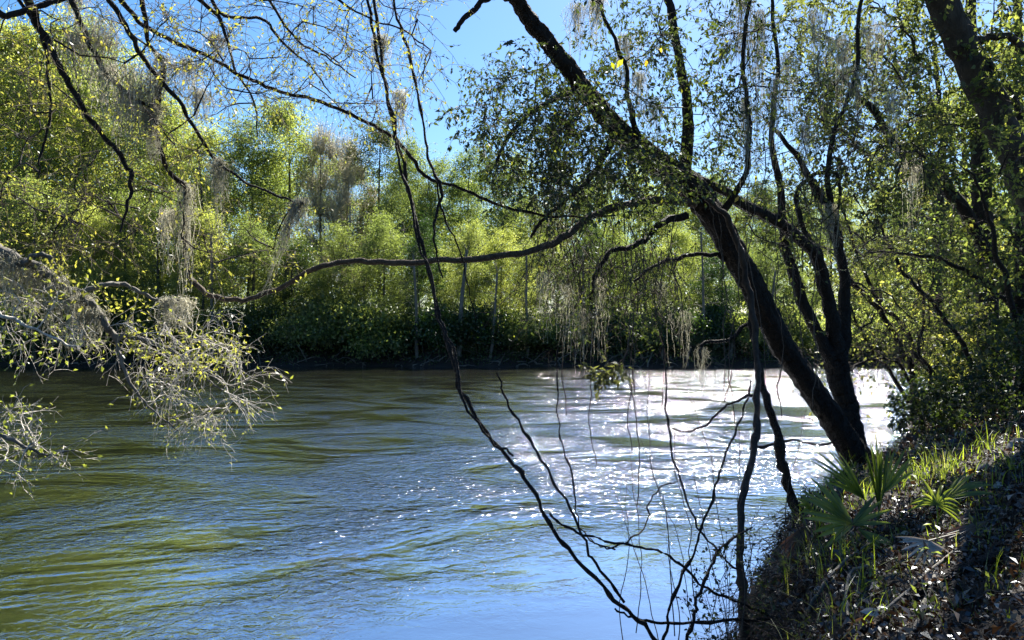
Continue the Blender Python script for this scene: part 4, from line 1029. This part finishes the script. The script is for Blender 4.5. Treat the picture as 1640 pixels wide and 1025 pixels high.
bank_tree('small sunlit bushy tree with yellow-green leaves at the right', [(1660, 640, 10, 12), (1630, 520, 10, 10), (1600, 420, 9.8, 8), (1580, 340, 9.6, 6), (1560, 280, 9.4, 4)],
          [([(1490, 230), (1640, 210), (1660, 400), (1560, 440), (1500, 360)], 45, 9, 10.5)], leafL=.06, leafW=.034, mat='leaf_left')

# unseen foliage added above the frame to shade the bank, sun gaps cut out
hp = [P(px, py, d) + SUNDIR * rng.uniform(8.5, 12) + rng.normal(size=3) * .3 for px, py, d in
      zip(rng.uniform(1180, 1760, 260), rng.uniform(760, 1200, 260), rng.uniform(3.5, 8.0, 260))]
foliage_set(FT, np.vstack([f1[-8:], f4[-8:], f3[-5:]]), np.array(hp), M['bark_dark'], M['leaf_mid'], 3, .6, .3, 6, .07, .035, 1, tint=(0, .8), leafname='shade_foliage', lift=.05)
# ------------------------------------------------------------------ leaning shrub stems on the point
GS = 'slanting stems growing from the point of the near bank'
stems = [
 ('thickest slanting stem on the point, curving up left to the forked tree', [(1468, 668, 13.5, 15), (1463, 630, 13.5, 12), (1460, 590, 13.4, 11), (1446, 560, 13.3, 11), (1425, 525, 13.2, 10), (1398, 484, 13, 9), (1360, 444, 12.8, 8), (1328, 370, 12.5, 6), (1300, 300, 12.4, 4)]),
 ('slanting stem rising from behind the thickest one on the point', [(1500, 605, 14.5, 9), (1466, 566, 14.3, 9), (1447, 520, 14.2, 8), (1400, 470, 14, 7), (1370, 400, 13.8, 5), (1350, 330, 13.6, 3)]),
 ('thin stem leaning left over the glittering water', [(1460, 655, 13.4, 7), (1430, 600, 13.2, 6), (1395, 560, 13, 5), (1370, 510, 12.8, 4), (1350, 450, 12.6, 3)]),
 ('long straight stem slanting from the undergrowth towards upper left', [(1560, 600, 12.5, 9), (1540, 550, 12.4, 8), (1500, 495, 12.3, 7), (1455, 445, 12.1, 6), (1425, 400, 12, 5), (1405, 350, 11.9, 3)]),
 ('arching stem crossing the right undergrowth nearly level', [(1640, 520, 10.5, 9), (1600, 470, 10.4, 8), (1555, 440, 10.3, 7), (1500, 415, 10.2, 6), (1440, 405, 10.1, 4), (1390, 403, 10, 3)]),
 ('short upright stem on the point beside the thickest one', [(1478, 660, 13.2, 6), (1490, 600, 13.2, 5), (1470, 560, 13.1, 5), (1480, 500, 13.1, 4), (1470, 450, 13, 3)]),
 ('curved stem bowing down to the water from the point', [(1470, 640, 13.3, 6), (1440, 585, 13.1, 5), (1400, 575, 12.9, 4), (1365, 590, 12.7, 3), (1340, 620, 12.6, 2)]),
]
for lab, rows in stems:
    pts, rad = pxpath(rows, .02, 6)
    t = thing('slanting_stem', lab, 'shrub', pts[0], GS)
    g = Geo(); addpath(g, pts, rad, 6, .06); g.build('stem', M['bark_dark'], t)
    tw = twigs(pts[8:], norm(np.gradient(pts, axis=0))[8:], 2, .9, 6, .1, .7, .25)
    g = Geo(); g.tubes(tw, np.linspace(.006, .002, 6)[None].repeat(len(tw), 0), 3)
    t2 = twigs(tw[:, 2:5].reshape(-1, 3), (tw[:, 3:6] - tw[:, 2:5]).reshape(-1, 3), 1, .4, 4, .2, .7, .3)
    g.tubes(t2, np.linspace(.0025, .0012, 4)[None].repeat(len(t2), 0), 3); g.build('twigs', M['twig'], t, kind='stuff')
    g = Geo(); c, d, n_, L_, W_ = leaves_on(t2, 3, .07, .035, .02); g.leaves(c, d, n_, L_, W_, rng.uniform(0, 1, len(c))); g.build('leaves', M['leaf_mid'], t, smooth=False, kind='stuff')
# undergrowth shrubs on the near bank
GB = 'leafy shrubs on the near right bank'
for lab, px, d, h, wd, mt in [
    ('dark leafy shrub at the right edge above the litter slope', 1625, 9.5, 1.3, 1.2, 'leaf_oak'), ('green shrub under the upright trunk', 1570, 14, 2.2, 1.8, 'leaf_mid'),
    ('low green shrub on the point beside slanting stems', 1520, 15.5, 1.8, 1.7, 'leaf_mid'), ('pale green shrub farther along the near bank', 1530, 21, 2.6, 2.2, 'leaf_left'),
    ('dark shrub behind the lit grass on the slope', 1560, 10.5, 1.0, 1.1, 'leaf_oak'), ('tall dark shrub by the slim edge trunk', 1650, 12.5, 2.6, 1.6, 'leaf_mid'), ('dark shrub between forked tree and point', 1500, 12.0, .8, 1.0, 'leaf_oak'),
    ('rounded distant shrub where the bank meets glittering water', 1505, 27, 2.4, 2.6, 'leaf_mid')]:
    x = (px - 820) / F * d; z = float(gh(x, d))
    t = thing('shrub', lab, 'shrub', (x, d, z), GB)
    tg_ = rng.normal(size=(34, 3)); tg_ = norm(tg_) * rng.uniform(.4, 1, (34, 1)) * [wd * .6, wd * .6, h * .55] + [x, d, z + h * .5]
    foliage_set(t, np.array([[x, d, z - .05], [x, d, z + .15]]), tg_, M['bark_dark'], M[mt], 3, .4, .2, 6, .03 + .0035 * d, .018 + .002 * d, 1, tint=(0, .9), rmax=.02)

# ------------------------------------------------------------------ bank floor: litter, grass, roots, palmettos
def scatter(n, x0, x1, y0, y1, dmin=-.5, dmax=9, bias=None):
    x = rng.uniform(x0, x1, n * 4); y = rng.uniform(y0, y1, n * 4)
    dn = near_d(x, y); k = (dn > dmin) & (dn < dmax)
    x, y = x[k][:n], y[k][:n]
    e = .03
    z = gh(x, y); nx = -(gh(x + e, y) - z) / e; ny = -(gh(x, y + e) - z) / e
    return np.stack([x, y, z], 1), norm(np.stack([nx, ny, np.ones(len(x))], 1))
g = Geo()
c, nn = scatter(42000, .8, 9, 2.6, 13, -.65)
g.leaves(c + nn * rng.uniform(.003, .06, (len(c), 1)) ** 1.0, rng.normal(size=c.shape) + nn * .15, nn + rng.normal(size=c.shape) * .55, rng.uniform(.02, .075, len(c)), rng.uniform(.010, .030, len(c)), rng.uniform(0, 1, len(c)) ** 3.2, .25)
c, nn = scatter(30000, .8, 5.5, 2.6, 6.8, -.65)
g.leaves(c + nn * rng.uniform(.002, .04, (len(c), 1)), rng.normal(size=c.shape) + nn * .1, nn + rng.normal(size=c.shape) * .5, rng.uniform(.015, .055, len(c)), rng.uniform(.006, .024, len(c)), rng.uniform(0, 1, len(c)) ** 4, .3)
c, nn = scatter(900, .8, 6.5, 2.6, 9, -.5)
g.leaves(c + nn * rng.uniform(.02, .07, (len(c), 1)), rng.normal(size=c.shape) + nn * .2, nn + rng.normal(size=c.shape) * .6, rng.uniform(.05, .11, len(c)), rng.uniform(.018, .038, len(c)), rng.uniform(0, 1, len(c)) ** 3.5, .35)
c, nn = scatter(16000, 4, 18, 9, 26, -.5)
g.leaves(c + nn * rng.uniform(.004, .05, (len(c), 1)), rng.normal(size=c.shape) + nn * .15, nn + rng.normal(size=c.shape) * .55, rng.uniform(.06, .13, len(c)), rng.uniform(.03, .06, len(c)), rng.uniform(0, 1, len(c)) ** 1.5, .25)
o = g.build('leaf_litter', M['litter'], smooth=False, kind='stuff'); tag(o, 'brown and grey dead leaf litter covering the right bank', 'leaf litter')
g = Geo()
c, nn = scatter(1500, .8, 9, 2.6, 13, -.8)
tw = twigs(c + nn * .02, rng.normal(size=c.shape) * [1, 1, .25], 1, .4, 5, .05, .2, .12)
g.tubes(tw, np.linspace(.0035, .0012, 5)[None].repeat(len(tw), 0), 3)
o = g.build('fallen_twigs', M['bark_grey'], kind='stuff'); tag(o, 'fallen dry twigs strewn over the litter of the right bank', 'twigs')
# low weeds and seedlings
w1, w2 = Geo(), Geo()
c, nn = scatter(520, .9, 12, 2.8, 16, -.6)
tw = twigs(c, np.tile([0, 0, 1.], (len(c), 1)), 3, .26, 5, .1, .55, .2)
w1.tubes(tw, np.linspace(.002, .0009, 5)[None].repeat(len(tw), 0), 3)
cc, d, n_, L_, W_ = leaves_on(tw, 6, .045, .018, .01, .1)
w2.leaves(cc, d, n_, L_, W_, rng.uniform(0, 1, len(cc)) ** 1.3)
t = thing('undergrowth', 'low leafy weeds and seedlings growing through the litter of the right bank', 'undergrowth', (4, 8, 1.5)); t['kind'] = 'stuff'
w1.build('stems', M['twig'], t, kind='stuff'); w2.build('leaves', M['leaf_mid'], t, smooth=False, kind='stuff')
# ragged dry roots and stems hanging on the cut face
g = Geo()
c, nn = scatter(1700, .9, 5, 2.8, 10, -.7, .05)
tw = twigs(c + nn * .02, nn * .6 + [0, 0, -.5], 1, .5, 6, 1.0, .5, .3)
g.tubes(tw, np.linspace(.004, .0012, 6)[None].repeat(len(tw), 0), 3)
o = g.build('hanging_roots', M['bark_brown'], kind='stuff'); tag(o, 'thin dry roots trailing down the cut face of the right bank', 'roots')

GR = Geo()
def blades(cen, n, spread, L, W, tint, mat, label, lean=.35, group=None, name='grass_tuft'):
    base = cen + rng.normal(size=(n, 3)) * [spread, spread, 0]
    base[:, 2] = gh(base[:, 0], base[:, 1]) - .01
    t = rng.uniform(0, 2 * math.pi, n); out = np.stack([np.cos(t), np.sin(t), np.zeros(n)], 1)
    ln = L * rng.uniform(.5, 1.1, n)[:, None]; m = 5
    s = np.cross(out, [0, 0, 1.]); w = W * rng.uniform(.6, 1.2, n)[:, None]
    le = rng.uniform(.2, 1, n)[:, None] * lean * 2
    v = []
    for k in range(m):
        u = k / (m - 1)
        p = base + out * ln * le * u * u + np.array([0, 0, 1.]) * ln * (u - .35 * le * u * u)
        ww = w * (1 - u ** 1.5) * .5 + .0004
        v.append(np.stack([p - s * ww, p + s * ww], 1))
    v = np.stack(v, 1)      # n,m,2,3
    idx = np.arange(n * m * 2).reshape(n, m, 2)
    q = np.stack([idx[:, :-1, 0], idx[:, :-1, 1], idx[:, 1:, 1], idx[:, 1:, 0]], -1)
    GR.add(v, q, np.repeat(rng.uniform(tint[0], tint[1], n), m * 2))
GG = 'grass tufts on the right bank slope'
def bl_at(px, py, n, sp, L, W, tint, label, lean=.35, mat='grass', name='grass_tuft'):
    p = on_ground(px, py); return blades(p, n, sp, L, W, tint, M[mat], label, lean, GG, name)
for i in range(70):
    px = rng.uniform(1380, 1640); py = rng.uniform(690, 800)
    if py < 680 + (1480 - px) * .5: continue
    bl_at(px, py, 9, .12, rng.uniform(.12, .26), .009, (.2, .95), '')
for i in range(26):
    q_ = rng.uniform(3.4, 8.8); k_ = np.interp(q_, CREST[5:9, 1], CREST[5:9, 0])
    blades(np.array([k_ + rng.uniform(-.12, .25), q_, 1.3]), 16, .1, rng.uniform(.22, .42), .008, (0, .8), M['grass'], '', .6)
for i in range(60):
    bl_at(rng.uniform(1300, 1640), rng.uniform(800, 1020), 6, .1, rng.uniform(.08, .2), .006, (0, .9), '')
bl_at(1400, 720, 26, .06, .38, .012, (0, .3), 'spiky dark green tuft against the base of the leaning trunk', .12)
bl_at(1545, 735, 40, .22, .28, .011, (.4, .8), 'brightest sunlit yellow-green tuft on the slope')
bl_at(1500, 750, 34, .2, .24, .011, (.4, .8), 'sunlit tuft left of the brightest tuft')
bl_at(1470, 775, 34, .2, .22, .010, (.3, .8), 'sunlit low tuft above the right palmetto')
bl_at(1430, 785, 26, .18, .24, .010, (.2, .7), 'green tuft between the two palmetto fans')
bl_at(1590, 700, 30, .25, .25, .011, (.4, .9), 'tuft of lit blades high on the slope')
bl_at(1625, 770, 24, .16, .2, .009, (.3, .9), 'small tuft at the right edge beside a red-brown leaf')
bl_at(1310, 850, 20, .1, .3, .010, (.1, .9), 'sparse tuft under the left palmetto fan at the bank lip')
bl_at(1290, 905, 20, .1, .3, .008, (.5, 1), 'dry straw tuft on the bank lip below the palmetto')
bl_at(1600, 940, 26, .15, .2, .007, (0, .5), 'thin dark grass tuft in the lower right corner')
bl_at(1450, 860, 18, .1, .16, .008, (.3, .8), 'little green tuft behind the dead white palmetto fan')
bl_at(1560, 870, 18, .1, .16, .008, (.3, .8), 'little tuft beside the brown fan')

tag(GR.build('grass', M['grass'], smooth=False, kind='stuff'), 'sunlit yellow-green grass blades growing through the litter of the right bank', 'grass')

def frond(parent, hub, tipc, nrm, spread, n, mat, petiole=None, wid=.024, droop=.15, fold=.3, tint=(0, 1), lenvar=.1):
    """palmetto fan: hub point, tip of the middle leaflet, fan normal, spread in degrees"""
    D = tipc - hub; L = np.linalg.norm(D); D = D / L
    nrm = norm(nrm - D * (nrm @ D)); S = np.cross(D, nrm)
    fr = Geo()
    pb = petiole if petiole is not None else hub - D * .3
    pp = catmull([pb, (pb + hub) / 2 + nrm * .02, hub], 5)
    addpath(fr, pp, np.full(len(pp), .005), 5)
    fo = fr.build('frond', M['palm' if mat == 'palm' else mat], parent)
    for i in range(n):
        a = R(spread) * ((i + .5) / n - .5) + rng.normal() * .03
        d = D * math.cos(a) + S * math.sin(a)
        side = np.cross(d, nrm)
        l = L * (1 - .25 * abs(a) / max(R(spread) / 2, .01)) * rng.uniform(1 - lenvar, 1 + lenvar * .5)
        m = 7; dr = droop * rng.uniform(.4, 1.6)
        rows = []
        for k in range(m):
            u = k / (m - 1)
            p = hub + d * l * u - np.array([0, 0, 1.]) * l * dr * u ** 2.4 + nrm * .02 * l * math.sin(u * 3)
            w_ = wid * np.interp(u, [0, .15, .5, .8, 1], [.35, .8, 1, .7, .04])
            rows.append([p - side * w_ * .5, p - nrm * w_ * fold, p + side * w_ * .5])
        rows = np.array(rows)
        idx = np.arange(m * 3).reshape(m, 3)
        q = np.concatenate([np.stack([idx[:-1, j], idx[:-1, j + 1], idx[1:, j + 1], idx[1:, j]], -1) for j in (0, 1)])
        g = Geo(); g.add(rows, q, rng.uniform(*tint)); g.build('leaflet', M[mat], fo)
V = np.array
p0 = on_ground(1400, 850)
PA = thing('palmetto', 'green palmetto with an upright fan and low fans at the foot of the leaning trunk', 'palmetto', p0)
dz = p0[1]
def near_pt(px, py, dd=0): return P(px, py, dz + dd)
frond(PA, near_pt(1407, 815), near_pt(1400, 690, .05), V([.55, -.8, 0.]), 40, 11, 'palm', p0, .026, .02)
frond(PA, near_pt(1365, 840, -.25), near_pt(1275, 790, -.3), V([.15, -.75, .65]), 110, 11, 'palm', p0, .044, .06, .22)
frond(PA, near_pt(1365, 840, -.25), near_pt(1435, 800, -.3), V([-.15, -.75, .65]), 60, 4, 'palm', p0, .036, .06, .22)
frond(PA, near_pt(1385, 800, .1), near_pt(1300, 705, .1), V([.3, -.8, .5]), 55, 8, 'palm', p0, .024, .10)
frond(PA, near_pt(1375, 848, -.3), near_pt(1445, 890, -.5), V([0, -.4, .9]), 60, 8, 'palm', p0, .022, .06)
frond(PA, near_pt(1415, 790, .1), near_pt(1450, 705, .15), V([-.3, -.8, .3]), 50, 7, 'palm', p0, .024, .1)
frond(PA, near_pt(1300, 815, .2), near_pt(1275, 790, .2), V([.2, -.6, .7]), 120, 9, 'palm', near_pt(1360, 860, .1), .022, .5)
p1 = on_ground(1500, 850)
dz = p1[1]
PB = thing('palmetto', 'grey-green drooping palmetto fan in the middle of the right bank', 'palmetto', p1)
frond(PB, near_pt(1500, 808), near_pt(1510, 752, .1), V([0, -.8, .6]), 230, 13, 'palm', p1, .026, .45, tint=(.3, 1))
frond(PB, near_pt(1515, 800, .1), near_pt(1590, 745, .15), V([-.1, -.5, .8]), 60, 8, 'palm', p1, .026, .2)
p2 = on_ground(1500, 880); dz = p2[1]
PC = thing('palmetto', 'dead whitish palmetto fan hanging downward on the litter', 'palmetto', p2)
frond(PC, near_pt(1487, 866, -.1), near_pt(1482, 925, -.25), V([0, -.9, .5]), 175, 12, 'palm_dead', near_pt(1560, 850, .1), .020, .05, lenvar=.2)
PD = thing('palmetto', 'red-brown withered palmetto fan lying beside the dead white one', 'palmetto', p2)
frond(PD, near_pt(1580, 835, .05), near_pt(1500, 872, -.02), V([0, -.6, .8]), 26, 7, 'palm_brown', near_pt(1630, 830, .1), .024, .03)
p3 = on_ground(1290, 880); dz = p3[1]
PE = thing('palmetto', 'brown withered palmetto fan drooping off the bank lip', 'palmetto', p3)
frond(PE, near_pt(1290, 845, 0), near_pt(1255, 935, -.1), V([-.4, -.9, .2]), 80, 10, 'palm_brown', near_pt(1330, 850, .1), .022, .15, lenvar=.25)

# individually visible fallen leaves
def fallen(px, py, s, ang, mat, label, w=.34, lift=.03):
    p = on_ground(px, py); p = p + [0, -.02, lift]
    a = R(ang); D = V([math.cos(a), .25, math.sin(a)]); S_ = s * p[1] / F
    nrm = V([0, -.75, .65]); D = norm(D - nrm * (D @ nrm) * .9); sd_ = norm(np.cross(D, nrm))
    g = Geo(); m = 7; rows = []
    for k in range(m):
        u = k / (m - 1); wv = np.interp(u, [0, .2, .5, .8, 1], [.04, .7, 1, .6, .02]) * S_ * w * .5
        c_ = p + D * S_ * (u - .5) + norm(nrm) * S_ * .12 * math.sin(u * 3.1)
        rows.append([c_ - sd_ * wv + norm(nrm) * wv * .35, c_, c_ + sd_ * wv + norm(nrm) * wv * .35])
    rows = np.array(rows); idx = np.arange(m * 3).reshape(m, 3)
    q = np.concatenate([np.stack([idx[:-1, j], idx[:-1, j + 1], idx[1:, j + 1], idx[1:, j]], -1) for j in (0, 1)])
    g.add(rows, q, rng.uniform())
    tag(g.build('fallen_leaf', M[mat]), label, 'leaf', 'large fallen leaves on the right bank')
fallen(1396, 990, 42, -25, 'leaf_white', 'silvery white fallen leaf near the bottom edge')
fallen(1377, 1004, 36, -5, 'leaf_orange', 'orange fallen leaf just below the silvery white leaf')
fallen(1452, 960, 22, 30, 'leaf_white', 'small pale leaf up right of the silvery one')
fallen(1553, 761, 22, 10, 'leaf_yellow', 'bright yellow leaf on the sunlit slope')
fallen(1572, 755, 34, 12, 'leaf_white', 'broad shiny pale leaf beside the bright yellow leaf')
fallen(1360, 886, 18, 30, 'leaf_orange', 'red-orange leaf under the green palmetto')
fallen(1625, 715, 40, 15, 'leaf_white', 'long pale leaf at the right edge high on the slope')
fallen(1614, 726, 16, -10, 'leaf_orange', 'small red-brown leaf under the long pale leaf')
fallen(1508, 905, 20, 30, 'leaf_yellow', 'lime yellow leaf hanging below the dead white fan')
fallen(1520, 740, 18, 0, 'leaf_white', 'glinting pale leaf among the lit grass blades')
fallen(1283, 880, 26, 70, 'leaf_yellow', 'narrow yellow blade-like leaf at the bank lip', .22)
fallen(1610, 790, 20, 40, 'leaf_white', 'pale leaf at the right edge below the slope grass')
for i in range(46):
    px, py = rng.uniform(1300, 1640), rng.uniform(700, 1010)
    if py < 700 + (1400 - px) * .9: continue
    fallen(px, py, rng.uniform(14, 26), rng.uniform(-60, 60), random.choice(['litter', 'litter', 'palm_dead']), 'curled dull brown fallen leaf among the litter of the right bank', .45, .02)

# dead branches and roots lying on the bank
def lying(label, pts_px, mat='bark_grey', name='fallen_branch', lift=.03):
    a = []
    for px, py, w in pts_px:
        p = on_ground(px, py); a.append([p[0], p[1], p[2] + lift, .5 * w * p[1] / F])
    c_ = catmull(a, 5, .006); g = Geo(); addpath(g, c_[:, :3], np.maximum(c_[:, 3], .002), 7, .08)
    tag(g.build(name, M[mat]), label, 'branch', 'dead wood on the right bank')
lying('dark thick root running down left to the lower right corner', [(1600, 900, 22), (1530, 925, 20), (1460, 965, 16), (1410, 1000, 12), (1380, 1020, 8)], 'bark_dark', 'root')
lying('forked dead branch lying on the lower slope', [(1500, 925, 9), (1485, 960, 8), (1470, 1000, 8), (1465, 1020, 8)])
lying('thin straight dead stick slanting across the litter', [(1590, 850, 5), (1530, 890, 5), (1470, 940, 5), (1400, 1000, 4)])
lying('curved grey runner on the bank below the palmetto', [(1400, 880, 4), (1350, 915, 5), (1320, 950, 5), (1290, 1000, 5)], lift=.06)
lying('pale arched dead stalk left of the silvery leaf', [(1395, 925, 5), (1365, 935, 5), (1355, 965, 5), (1358, 1010, 4)], lift=.08)
# leafy dark weeds at the bank foot left of the bank
g = Geo(); g2 = Geo()
cc = pol_sample([(1130, 880), (1230, 850), (1260, 1020), (1110, 1030)], 26, 5.2, 6.0)
for p in cc:
    b = V([1.55 + rng.normal() * .12, 5.5 + rng.normal() * .2, .2])
    s = catmull([b, (b + p) / 2 + [0, 0, .1], p], 5); addpath(g, s, np.full(len(s), .0022), 4)
tw = twigs(cc, np.tile([-.3, 0, .5], (len(cc), 1)), 5, .3, 5, 0, .9, .3)
g.tubes(tw, np.full((len(tw), 5), .0013), 3)
c, d, n_, L_, W_ = leaves_on(tw, 6, .03, .018, .008); g2.leaves(c, d, n_, L_, W_, rng.uniform(0, .7, len(c)))
t = thing('waterside_shrub', 'dark small-leaved shrub at the foot of the brown woody vine', 'shrub', (1.55, 5.5, .2))
g.build('stems', M['twig'], t, kind='stuff'); g2.build('foliage', M['leaf_oak'], t, smooth=False, kind='stuff')
